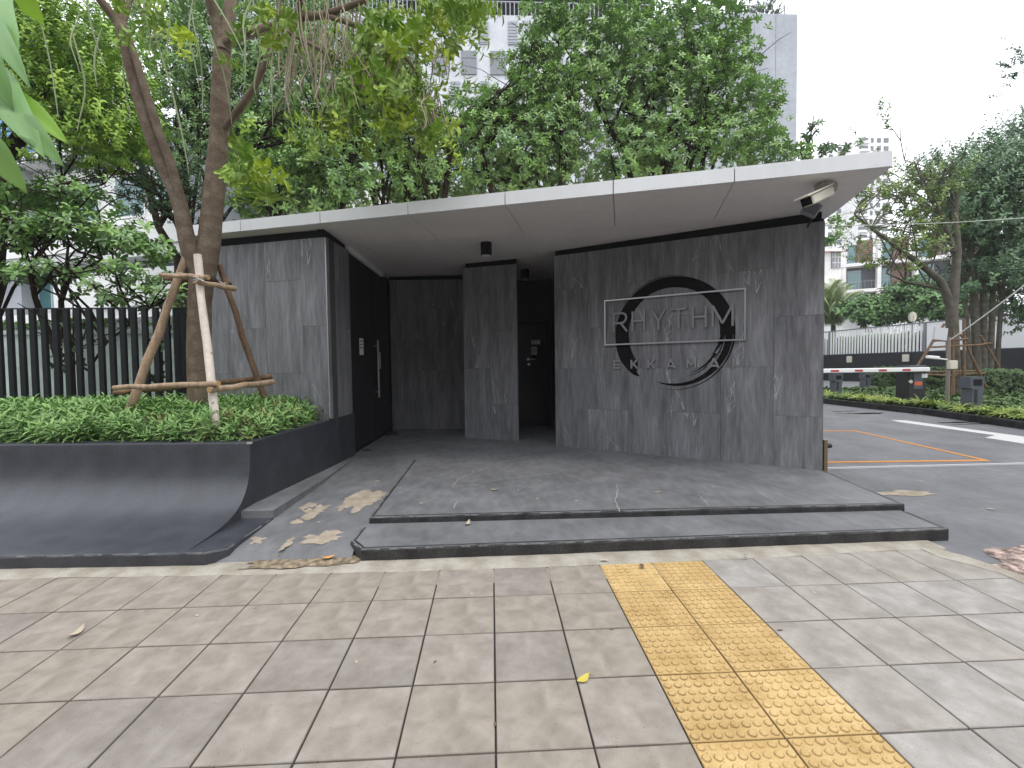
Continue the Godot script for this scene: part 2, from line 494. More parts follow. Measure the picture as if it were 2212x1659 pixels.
	M.single_0 = leaf_mat(lin(0.18, 0.29, 0.11), 0.40, 0.85); M.single_1 = leaf_mat(lin(0.22, 0.37, 0.10), 0.40, 0.85); M.single_2 = leaf_mat(lin(0.19, 0.31, 0.14), 0.40, 0.85)
	M.leaf = leaf_mat(Color.WHITE, 0.40, 0.85)
	M.leaf_matte = leaf_mat(Color.WHITE, 0.55, 0.75)
	M.near_leaf = leaf_mat(Color.WHITE, 0.5, 0.7)

# ------------------------------------------------------------------ foliage
func add_leaf(b: MB, base: Vector3, dir: Vector3, up: Vector3, len: float, wid: float, bend: float, obov := 0.6):
	var s := dir.cross(up).normalized()
	var nrm := s.cross(dir).normalized()
	var h := wid * 0.5
	var p1 := base + dir * len * obov * 0.55 + nrm * bend * len * 0.12
	var p2 := base + dir * len * (obov + 0.18) + nrm * bend * len * 0.05
	var tip := base + dir * len - nrm * bend * len * 0.16
	var w1 := h * 0.85
	var w2 := h
	var up1 := nrm * h * 0.35
	b.tri(base, p1 + s * w1 + up1, p1)
	b.tri(base, p1, p1 - s * w1 + up1)
	b.quad(p1, p1 + s * w1 + up1, p2 + s * w2 + up1, p2)
	b.quad(p1 - s * w1 + up1, p1, p2, p2 - s * w2 + up1)
	b.tri(p2, p2 + s * w2 + up1, tip)
	b.tri(p2 - s * w2 + up1, p2, tip)

func rosette(count: int, len: float, wid: float, tilt: float, stem: float, sd: int, obov := 0.62) -> ArrayMesh:
	var g := RandomNumberGenerator.new(); g.seed = sd
	var b := MB.new()
	for k in count:
		var a := TAU * k * 0.382 + g.randf_range(-0.3, 0.3)
		var tl := tilt + g.randf_range(-0.35, 0.35)
		var d := Vector3(cos(a) * cos(tl), sin(tl), sin(a) * cos(tl))
		add_leaf(b, Vector3(0, -stem * k / count, 0), d, Vector3.UP, len * g.randf_range(0.7, 1.1), wid * g.randf_range(0.8, 1.1), g.randf_range(0.2, 1.0), obov)
	return b.mesh()

func spray(count: int, len: float, leaf: float, wid: float, sd: int) -> ArrayMesh:   # twig with leaflets along it
	var g := RandomNumberGenerator.new(); g.seed = sd
	var b := MB.new()
	b.tube([Vector3.ZERO, Vector3(0, len * 0.5, 0.03), Vector3(0, len, 0)], [0.004, 0.003, 0.0015], 3)
	for k in count:
		var f := float(k) / count
		var a := k * 2.4 + g.randf_range(-0.4, 0.4)
		var d := Vector3(cos(a), g.randf_range(-0.2, 0.7), sin(a)).normalized()
		add_leaf(b, Vector3(0, len * (0.15 + 0.85 * f), 0), d, Vector3.UP, leaf * g.randf_range(0.7, 1.15), wid * g.randf_range(0.8, 1.1), g.randf_range(0.2, 1.0), 0.5)
	return b.mesh()

func basis_to(up: Vector3, spin: float, s: float) -> Basis:
	var x := up.cross(Vector3(0.31, 0.2, 0.93)).normalized()
	var z := x.cross(up).normalized()
	return Basis(x, up, z).rotated(up, spin).scaled(Vector3.ONE * s)

# blobs: [centre, radii, count]; returns transforms and colours
func crown_points(blobs: Array, s0: float, s1: float, ca: Color, cb: Color, sd: int, gap := 0.0, droop := 0.0) -> Array:
	var g := RandomNumberGenerator.new(); g.seed = sd
	var nz := FastNoiseLite.new(); nz.seed = sd; nz.frequency = 0.55; nz.fractal_octaves = 2
	var xf := []; var cols := []
	for bl in blobs:
		var c: Vector3 = bl[0]
		var r: Vector3 = bl[1]
		for k in int(bl[2]):
			var d := Vector3(g.randfn(), g.randfn(), g.randfn()).normalized()
			var q := pow(g.randf(), 0.45)
			var lump := 1.0 + 0.28 * nz.get_noise_3d(c.x * 3.0 + d.x * 3.0, c.y + d.y * 3.0, c.z + d.z * 3.0)
			var p := c + d * r * q * lump
			if nz.get_noise_3d(p.x * 2.2, p.y * 2.2, p.z * 2.2) < gap - 0.45: continue
			var up := (d * 0.8 + Vector3(g.randfn() * 0.4, 0.75 - droop, g.randfn() * 0.4)).normalized()
			xf.append(Transform3D(basis_to(up, g.randf() * TAU, g.randf_range(s0, s1)), p))
			# older and younger leaf clusters mixed at random through the whole crown, whatever their place in it
			var cc := ca.lerp(cb, g.randf() * 0.7) * g.randf_range(0.85, 1.15)
			cc.a = 1
			cols.append(cc)
	return [xf, cols]

func limb_path(a: Vector3, b: Vector3, sag: float, g: RandomNumberGenerator, seg := 6) -> Array:
	var o := []
	for i in seg + 1:
		var f := float(i) / seg
		var p := a.lerp(b, f) + Vector3(0, sin(f * PI) * sag, 0)
		if i > 0 and i < seg: p += Vector3(g.randfn(), g.randfn(), g.randfn()) * a.distance_to(b) * 0.025
		o.append(p)
	return o

func sagging(a: Vector3, b: Vector3, sag: float, n: int) -> Array:
	var o := []
	for i in n + 1:
		var f := float(i) / n
		o.append(a.lerp(b, f) - Vector3(0, sin(f * PI) * sag, 0))
	return o

func taper(n: int, a: float, b: float) -> Array:
	var o := []
	for i in n: o.append(lerpf(a, b, float(i) / (n - 1)))
	return o

# a tree: trunks as [points, radii], crown blobs, limbs grown to blob points
func tree(called: String, label: String, category: String, group: String, base: Vector3, stems: Array, blobs: Array, leafmesh: Mesh, leafmat: Material, barkmat: Material, s0: float, s1: float, ca: Color, cb: Color, sd: int, limbs := 12, gap := 0.0, singles := 0, limb_r := 0.05) -> Node3D:
	var root := thing(called, base, label, category, group)
	var g := RandomNumberGenerator.new(); g.seed = sd * 13 + 5
	for s in stems:
		var b := MB.new(); b.tube(s[0], s[1], 9, 0.06, sd)
		obj(b, "trunk", barkmat, root)
	var r := crown_points(blobs, s0, s1, ca, cb, sd, gap)
	for k in limbs:
		var s: Array = stems[k % stems.size()]
		var from: Vector3 = s[0][g.randi_range(maxi(1, s[0].size() - 3), s[0].size() - 1)]
		if r[0].is_empty(): break
		var to: Vector3 = r[0][g.randi_range(0, r[0].size() - 1)].origin
		for tr in 8:
			if to.y > from.y - 0.1: break
			to = r[0][g.randi_range(0, r[0].size() - 1)].origin
		if to.y < from.y - 0.3: continue
		var path := limb_path(from, to, from.distance_to(to) * 0.08, g)
		var b := MB.new(); b.tube(path, taper(7, limb_r, 0.010), 5, 0.05, k)
		obj(b, "limb", barkmat, root)
		for q in 3:
			var f: Vector3 = path[g.randi_range(3, 6)]
			var e := f + Vector3(g.randfn(), g.randf_range(0.2, 1.0), g.randfn()) * 0.55
			b = MB.new(); b.tube(limb_path(f, e, 0.05, g, 3), taper(4, 0.014, 0.005), 4)
			obj(b, "twig", barkmat, root)
	if singles > 0:
		# the clusters that stand out at the front are parts of their own
		var order := range(r[0].size())
		order.sort_custom(func(i, j): return r[0][i].origin.distance_squared_to(CAM) < r[0][j].origin.distance_squared_to(CAM))
		var keep := {}
		for k in mini(singles, order.size()):
			var i: int = order[k]
			keep[i] = true
			inst(leafmesh, "leaf_cluster", M["single_%d" % (k % 3)], root, r[0][i])
		var xf := []; var cols := []
		for i in r[0].size():
			if not keep.has(i): xf.append(r[0][i]); cols.append(r[1][i])
		r = [xf, cols]
	var c := multi(leafmesh, r[0], r[1], "crown", leafmat, root)
	c.set_meta("kind", "stuff")
	return root

# ------------------------------------------------------------------ setting
func build_ground():
	var b := MB.new()
	var zs := [60.0, 0.0, -16.0, -60.0, -600.0]
	for i in zs.size() - 1:
		var a: float = zs[i]; var c: float = zs[i + 1]
		b.quad(Vector3(-500, gnd_h(a) - 0.05, a), Vector3(500, gnd_h(a) - 0.05, a), Vector3(500, gnd_h(c) - 0.05, c), Vector3(-500, gnd_h(c) - 0.05, c))
	tag(obj(b, "ground", M.asphalt), "", "", "", "structure")
	b = MB.new()
	zs = [12.0, 0.0, -8.0, -16.0, -40.0]
	for i in zs.size() - 1:
		var a: float = zs[i]; var c: float = zs[i + 1]
		b.quad(Vector3(3.42, gnd_h(a) - 0.006, a), Vector3(60, gnd_h(a) - 0.006, a), Vector3(60, gnd_h(c) - 0.006, c), Vector3(3.42, gnd_h(c) - 0.006, c))
	var road := obj(b, "road", M.asphalt)
	tag(road, "", "", "", "structure")
	# orange outline, white arrow, cement patch, damp spots
	road_line([on_pav(1700, 931), on_pav(1845, 930), on_pav(2130, 994), on_pav(1700, 999)], 0.07, M.road_orange, road, false)
	b = MB.new()
	var o := PackedVector2Array()
	for q in [[1925, 907], [1957, 908], [2212, 943], [2330, 962], [2330, 990], [2212, 958], [2128, 945], [2150, 940], [1940, 911]]:
		var p := on_pav(q[0], q[1]); o.append(Vector2(p.x, p.z))
	b.prism(o, func(z): return gnd_h(z) - 0.006, func(z): return gnd_h(z) - 0.001)
	obj(b, "road_arrow", M.road_white, road)
	flat_patch(Vector3(4.45, 0, -3.05), 0.85, 0.42, 0.3, 11, func(x, z): return gnd_h(z) - 0.002, "cement_patch", M.rubble, road)
	flat_patch(Vector3(4.6, 0, -4.9), 0.30, 0.10, 0.6, 12, func(x, z): return gnd_h(z) - 0.002, "scuff", M.bare, road)
	for q in [[1862, 893, 0.55, 0.10], [2030, 893, 0.55, 0.07], [2075, 912, 0.4, 0.06], [1825, 888, 0.3, 0.04], [2120, 915, 0.5, 0.05]]:
		var p := on_pav(q[0], q[1])
		flat_patch(Vector3(p.x, 0, p.z), q[2], q[3], 0.6, int(q[0]), func(x, z): return gnd_h(z) - 0.002, "puddle", M.wet, road)

func road_line(pts: Array, w: float, m: Material, parent: Node, closed: bool):
	for i in pts.size() - (0 if closed else 1):
		var a: Vector3 = pts[i]; var c: Vector3 = pts[(i + 1) % pts.size()]
		var d := (c - a).normalized()
		var s := Vector3(-d.z, 0, d.x) * w * 0.5
		var b := MB.new()
		var o := PackedVector2Array()
		for p in [a - s - d * w * 0.45, c - s + d * w * 0.45, c + s + d * w * 0.45, a + s - d * w * 0.45]: o.append(Vector2(p.x, p.z))
		var lift := -0.001 + 0.0006 * i
		b.prism(o, func(z): return gnd_h(z) - 0.006, func(z): return gnd_h(z) + lift)
		obj(b, "painted_line", m, parent)

func flat_patch(c: Vector3, rx: float, rz: float, rag: float, sd: int, hgt: Callable, called: String, m: Material, parent: Node):
	var g := RandomNumberGenerator.new(); g.seed = sd
	var nz := FastNoiseLite.new(); nz.seed = sd; nz.frequency = 0.42; nz.fractal_octaves = 4; nz.fractal_gain = 0.55
	var b := MB.new()
	var ring := []
	var n := 72
	for k in n:
		var a := TAU * k / n
		var r := 1.0 + rag * nz.get_noise_2d(cos(a) * 2.0 + sd, sin(a) * 2.0) * 1.5 + g.randf_range(-0.025, 0.025)
		var x := c.x + cos(a) * rx * r
		var z := c.z + sin(a) * rz * r
		ring.append(Vector3(x, hgt.call(x, z), z))
	var cc := Vector3(c.x, hgt.call(c.x, c.z), c.z)
	for k in n: b.tri(cc, ring[(k + 1) % n], ring[k])
	return obj(b, called, m, parent)

func build_pavement():
	var root := Node3D.new()
	root.name = "pavement"
	add_child(root)
	root.rotation.x = atan(SLOPE)
	tag(root, "", "", "", "structure")
	var T := root.global_transform
	var b := MB.new()
	b.box(Vector3(-3.2, -0.034, -0.5), Vector3(13.8, 0.044, 6.1))
	obj(b, "joint_bed", M.paver_joint, root, T)
	# paver mesh, 0.394 square, chamfered top
	var pm := paver_mesh(0.3915, 0.3905)
	var dome := dome_mesh()
	var g := RandomNumberGenerator.new(); g.seed = 5
	var x0 := -0.0049
	var z0 := -3.406
	var spots := []
	for r in range(0, 10):
		for c in range(-15, 9):
			var zc := z0 + 0.4 * (r + 0.5)
			var mesh: Mesh = pm
			var xc := x0 + 0.4 * (c + 0.5)
			if r == 0:   # the edge row is cut to the kerb line
				var dep := 0.392 + minf(0.009 * xc * xc, 0.085)
				zc = -3.0105 - dep * 0.5
				mesh = paver_mesh(0.3915, dep)
			var tactile := c == 2 or c == 3
			var turn := 0.0 if r == 0 else PI / 2 * g.randi_range(0, 3)
			var tilt := Basis(Vector3.UP, turn) * Basis(Vector3.RIGHT, g.randf_range(-0.0025, 0.0025)) * Basis(Vector3.BACK, g.randf_range(-0.0025, 0.0025))
			var loc := Transform3D(tilt, Vector3(xc, g.randf_range(-0.0012, 0.0012), zc))
			if tactile:
				var tl := inst(mesh, "tactile_tile", M.tactile[g.randi_range(0, 2)], root, T * loc)
				var zn := 8
				for i in 8:
					for j in zn:
						var dz := (j - (zn - 1) * 0.5) * 0.0492
						spots.append([xc + (i - 3.5) * 0.0492, zc + dz, tl])
			else:
				var pick: int = [0, 1, 3, 3, 0, 1, 0, 3][g.randi_range(0, 7)]
				if c > 3: pick = [2, 4, 4, 2][g.randi_range(0, 3)]  # paler slabs right of the strip: the brighter light there set as colour
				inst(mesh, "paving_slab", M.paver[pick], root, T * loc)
	# domes in the picture nearest first: 300 singly, the others joined per tile
	var seen := spots.filter(func(s): return s[1] < -1.62)
	seen.sort_custom(func(p, q): return p[1] > q[1])
	for k in mini(300, seen.size()):
		inst(dome, "dome", seen[k][2].material_override, seen[k][2], T * Transform3D(Basis(Vector3.UP, k * 1.3), Vector3(seen[k][0], 0.0004, seen[k][1])))
	var rings := {}
	for s in spots:
		if g.randf() < 0.35: continue
		if not rings.has(s[2]): rings[s[2]] = MB.new()
		var w0 := 0.0172; var w1 := 0.0178 + g.randf() * 0.0012
		var off := Vector3(s[0] + g.randf_range(-0.0008, 0.0008), 0.0026, s[1] + g.randf_range(-0.0003, 0.0012))
		for i in 12:
			var a := TAU * i / 12; var c := TAU * (i + 1) / 12
			rings[s[2]].quad(off + Vector3(cos(a) * w0, 0, -sin(a) * w0), off + Vector3(cos(a) * w1, 0, -sin(a) * w1), off + Vector3(cos(c) * w1, 0, -sin(c) * w1), off + Vector3(cos(c) * w0, 0, -sin(c) * w0))
	for tl in rings: obj(rings[tl], "grime", M.grime, tl, T).set_meta("kind", "stuff")
	var rest := {}
	for s in seen.slice(300) + spots.filter(func(q): return q[1] >= -1.62):
		if not rest.has(s[2]): rest[s[2]] = []
		rest[s[2]].append(T * Transform3D(Basis(), Vector3(s[0], 0.0, s[1])))
	for tl in rest:
		var sta := SurfaceTool.new()
		for xf in rest[tl]: sta.append_from(dome, 0, xf)
		var o := inst(sta.commit(), "dome_field", tl.material_override, tl)
		o.set_meta("kind", "stuff")
	# mortar fillet along the planter and steps, and the rounded cement edge by the drive
	var nz := FastNoiseLite.new(); nz.seed = 8; nz.frequency = 1.4
	b = MB.new()
	var n := 130
	for i in n:
		var p := []
		for k in 2:
			var x := lerpf(-8.2, 3.62, float(i + k) / n)
			var near := -3.398 - minf(0.009 * x * x, 0.085) + 0.008 * nz.get_noise_1d(x * 4.0)
			p.append([Vector3(x, 0.0005, near), Vector3(x, 0.004 + 0.003 * nz.get_noise_1d(x * 3.0 + 40), near - 0.03), Vector3(x, 0.006 + 0.004 * nz.get_noise_1d(x * 2.0 + 90), -3.56), Vector3(x, 0.004, -3.85)])
		for k in 3: b.quad(p[0][k], p[1][k], p[1][k + 1], p[0][k + 1])
	obj(b, "mortar_strip", M.mortar, root, T)
	b = MB.new()
	var prev := []
	for i in 24:
		var f := i / 23.0
		var z := lerpf(2.5, -3.62, f)
		var xo := 3.72 if z > -3.1 else 3.72 - 0.28 * pow((-3.1 - z) / 0.52, 2)
		var cur := [Vector3(3.592 if z > -3.25 else 3.42, 0.002, z), Vector3(xo - 0.03, 0.006, z), Vector3(xo, -0.02, z), Vector3(xo + 0.01, -0.06, z)]
		if i > 0:
			for k in 3: b.quad(prev[k], prev[k + 1], cur[k + 1], cur[k])
		prev = cur
	obj(b, "cement_edge", M.mortar, root, T)
	b = MB.new()
	b.quad(Vector3(-8.5, 0.0, -3.2), Vector3(3.5, 0.0, -3.2), Vector3(3.5, 0.0, -3.9), Vector3(-8.5, 0.0, -3.9))
	obj(b, "bedding", M.mortar, root, T * Transform3D(Basis(), Vector3(0, -0.007, 0)))
	flat_patch(Vector3(-1.50, 0, -3.575), 0.50, 0.08, 0.6, 34, func(x, z): return pav_h(z) + 0.0125, "silt_patch", M.silt, root)

func paver_mesh(w: float, d: float) -> ArrayMesh:
	var b := MB.new()
	var x := w * 0.5; var z := d * 0.5; var c := 0.003
	b.quad(Vector3(-x + c, 0, z - c), Vector3(x - c, 0, z - c), Vector3(x - c, 0, -z + c), Vector3(-x + c, 0, -z + c), Vector2(0, 1), Vector2(1, 1), Vector2(1, 0), Vector2(0, 0))
	var o := [Vector3(-x, 0, z), Vector3(x, 0, z), Vector3(x, 0, -z), Vector3(-x, 0, -z)]
	for i in 4:
		var p: Vector3 = o[i]; var q: Vector3 = o[(i + 1) % 4]
		var pi := Vector3(p.x - signf(p.x) * c, 0, p.z - signf(p.z) * c)
		var qi := Vector3(q.x - signf(q.x) * c, 0, q.z - signf(q.z) * c)
		var dn := Vector3(0, -c, 0)
		b.quad(p + dn, q + dn, qi, pi, Vector2(0.1, 0.1), Vector2(0.9, 0.1), Vector2(0.9, 0.12), Vector2(0.1, 0.12))
		b.quad(p + dn * 10, q + dn * 10, q + dn, p + dn, Vector2(0.1, 0.1), Vector2(0.9, 0.1), Vector2(0.9, 0.12), Vector2(0.1, 0.12))
	return b.mesh()

func dome_mesh() -> ArrayMesh:
	var b := MB.new()
	var rg := [[0.0172, 0.0], [0.0155, 0.0045], [0.011, 0.0066], [0.0, 0.0074]]
	for k in 3:
		for i in 10:
			var a := TAU * i / 10; var c := TAU * (i + 1) / 10
			var f := func(r, an): return Vector3(cos(an) * r[0], r[1], -sin(an) * r[0])
			if k < 2: b.quad(f.call(rg[k], a), f.call(rg[k], c), f.call(rg[k + 1], c), f.call(rg[k + 1], a))
			else: b.tri(f.call(rg[k], a), f.call(rg[k], c), f.call(rg[k + 1], a))
	return b.mesh()

func nosing(path: Array, hb: Callable, ht: Callable, sd: int, worn: MB = null) -> MB:   # hand-trowelled riser with a worn chamfer
	var nz := FastNoiseLite.new(); nz.seed = sd; nz.frequency = 1.1; nz.fractal_octaves = 3
	var b := MB.new()
	var pts := []
	for i in path.size() - 1:
		var a: Vector2 = path[i]; var c: Vector2 = path[i + 1]
		var n := maxi(1, int(a.distance_to(c) / 0.07))
		for k in n: pts.append(a.lerp(c, float(k) / n))
	pts.append(path[-1])
	var prev := []
	for i in pts.size():
		var p: Vector2 = pts[i]
		var d: Vector2 = (pts[mini(i + 1, pts.size() - 1)] - pts[maxi(i - 1, 0)]).normalized()
		var o := Vector2(-d.y, d.x)    # outwards for a path running left to right
		var w1 := nz.get_noise_2d(p.x * 3.0, p.y * 3.0 + sd) * 0.008
		var w2 := nz.get_noise_2d(p.x * 9.0, p.y * 9.0) * 0.005
		var y0: float = hb.call(p.y); var y1: float = ht.call(p.y)
		var e := p + o * (0.012 + w1 * 0.5)
		var q := p + o * (0.006 + w2)
		var r := p - o * 0.03
		var cur := [Vector3(e.x, y0, e.y), Vector3(e.x, y1 - 0.016 + w1 * 0.4, e.y), Vector3(q.x, y1 - 0.003 + w2 * 0.3, q.y), Vector3(r.x, y1 + 0.0015, r.y)]
		if i > 0:
			for k in 3: b.quad(prev[k], cur[k], cur[k + 1], prev[k + 1])
			if worn != null and nz.get_noise_2d(p.x * 7.0 + 31.0, p.y * 7.0) + 0.5 * nz.get_noise_2d(p.x * 31.0, 5.0) > -0.08:
				# paint rubbed off the arris
				var up := Vector3(o.x * 0.0008, 0.0010, o.y * 0.0008)
				var lo := 0.35 + 0.5 * absf(nz.get_noise_2d(p.x * 40.0, 9.0))
				worn.quad(prev[1].lerp(prev[2], lo) + up, cur[1].lerp(cur[2], lo) + up, cur[2] + up, prev[2] + up)
				worn.quad(prev[2] + up, cur[2] + up, cur[2].lerp(cur[3], lo * 0.4) + up, prev[2].lerp(prev[3], lo * 0.35) + up)
		prev = cur
	return b

func build_terrace():
	var root := Node3D.new()
	root.name = "entrance_terrace"; add_child(root)
	root.position = Vector3(1.3, 0.1, -5)
	tag(root, "", "", "", "structure")
	var b := MB.new()
	b.prism(PackedVector2Array([Vector2(-1.12, -4.2), Vector2(3.88, -4.16), Vector2(4.06, -5.46), Vector2(4.3, -6.4), Vector2(5.0, -10.8), Vector2(-5.0, -10.8), Vector2(-5.0, -7.2), Vector2(-1.12, -7.2)]), func(z): return 0.0, floor_h)
	obj(b, "floor", M.floor, root)
	b = MB.new()
	var s1 := PackedVector2Array([Vector2(-1.16, -3.78), Vector2(-1.03, -3.60), Vector2(3.80, -3.66), Vector2(3.86, -4.3), Vector2(-1.16, -4.3)])
	b.prism(s1, func(z): return 0.0, func(z): return 0.205)
	var st := obj(b, "step", M.floor, root)
	var wb := MB.new()
	obj(nosing([Vector2(-1.16, -4.1), Vector2(-1.16, -3.78), Vector2(-1.03, -3.60), Vector2(3.80, -3.66), Vector2(3.86, -4.1)], func(z): return pav_h(z) - 0.02, func(z): return 0.206, 3, wb), "riser", M.riser, st)
	obj(wb, "worn_edge", M.worn, st).set_meta("kind", "stuff")
	wb = MB.new()
	obj(nosing([Vector2(-1.12, -6.6), Vector2(-1.12, -4.2), Vector2(3.88, -4.16), Vector2(4.06, -5.46)], func(z): return 0.15, func(z): return floor_h(z) + 0.001, 4, wb), "riser", M.riser, root)
	obj(wb, "worn_edge", M.worn, root).set_meta("kind", "stuff")
	# hairline cracks filled pale
	for ck in [[[975, 1050], [985, 1040], [1005, 1028], [1035, 1018], [1075, 1003], [1100, 998], [1145, 988]],
		[[975, 1051], [1030, 1045], [1080, 1036], [1130, 1030], [1200, 1022], [1238, 1014]],
		[[1332, 1046], [1335, 1062], [1330, 1078], [1336, 1092], [1338, 1104]], [[1510, 1066], [1525, 1080], [1535, 1092]], [[1640, 1060], [1660, 1072], [1685, 1082]], [[985, 1080], [982, 1100]]]:
		var pts := []
		var g := RandomNumberGenerator.new(); g.seed = ck[0][0]
		for i in ck.size() - 1:
			for k in 4:
				var q := Vector2(ck[i][0], ck[i][1]).lerp(Vector2(ck[i + 1][0], ck[i + 1][1]), k / 4.0) + Vector2(g.randf_range(-3, 3), g.randf_range(-1.2, 1.2))
				pts.append(on_h(q.x, q.y, 0.29))
		b = MB.new()
		for i in pts.size() - 1:
			var d: Vector3 = (pts[i + 1] - pts[i]).normalized()
			var w := Vector3(-d.z, 0, d.x) * g.randf_range(0.002, 0.006)
			var L := func(p: Vector3): return Vector3(p.x, floor_h(p.z) + 0.003, p.z)
			b.quad(L.call(pts[i] + w), L.call(pts[i + 1] + w), L.call(pts[i + 1] - w), L.call(pts[i] - w))
		obj(b, "crack", M.crack, root)
	# ramp
	var ramp := Node3D.new()
	ramp.name = "ramp"; add_child(ramp)
	ramp.position = Vector3(-1.6, 0.15, -5)
	tag(ramp, "", "", "", "structure")
	b = MB.new()
	var prof := [[-3.62, 0.10], [-3.655, 0.128], [-3.70, 0.152], [-3.76, 0.168], [-3.84, 0.1768], [-4.6, ramp_h(-4.6)], [-5.6, ramp_h(-5.6)], [-7.2, ramp_h(-7.2)], [-7.25, 0.27]]
	var nz := FastNoiseLite.new(); nz.seed = 21; nz.frequency = 2.0
	for i in prof.size() - 1:
		for k in 12:
			var f := func(q, j):
				var x := lerpf(-2.5, -1.125, j / 12.0)
				return Vector3(x, q[1], q[0] + (0.018 * nz.get_noise_1d(x * 4.0) if q[0] > -4 else 0.0))
			b.quad(f.call(prof[i], k), f.call(prof[i], k + 1), f.call(prof[i + 1], k + 1), f.call(prof[i + 1], k))
	obj(b, "ramp_surface", M.floor, ramp)
	var rh := func(x, z): return ramp_h(z) + 0.003
	for q in [[-1.36, -4.92, 0.20, 0.34, 0.5, 41], [-1.78, -4.60, 0.10, 0.14, 0.9, 42], [-1.90, -4.75, 0.07, 0.09, 0.8, 43], [-1.46, -3.94, 0.14, 0.12, 0.8, 44], [-1.83, -4.32, 0.055, 0.06, 0.4, 45], [-1.98, -3.92, 0.06, 0.07, 0.7, 46], [-1.62, -4.30, 0.02, 0.02, 0.5, 47], [-1.52, -4.62, 0.022, 0.05, 0.5, 48], [-1.7, -3.85, 0.03, 0.10, 0.9, 49], [-1.40, -5.6, 0.03, 0.03, 0.6, 50]]:
		flat_patch(Vector3(q[0], 0, q[1]), q[2], q[3], q[4], q[5], rh, "peeled_patch", M.bare, ramp)

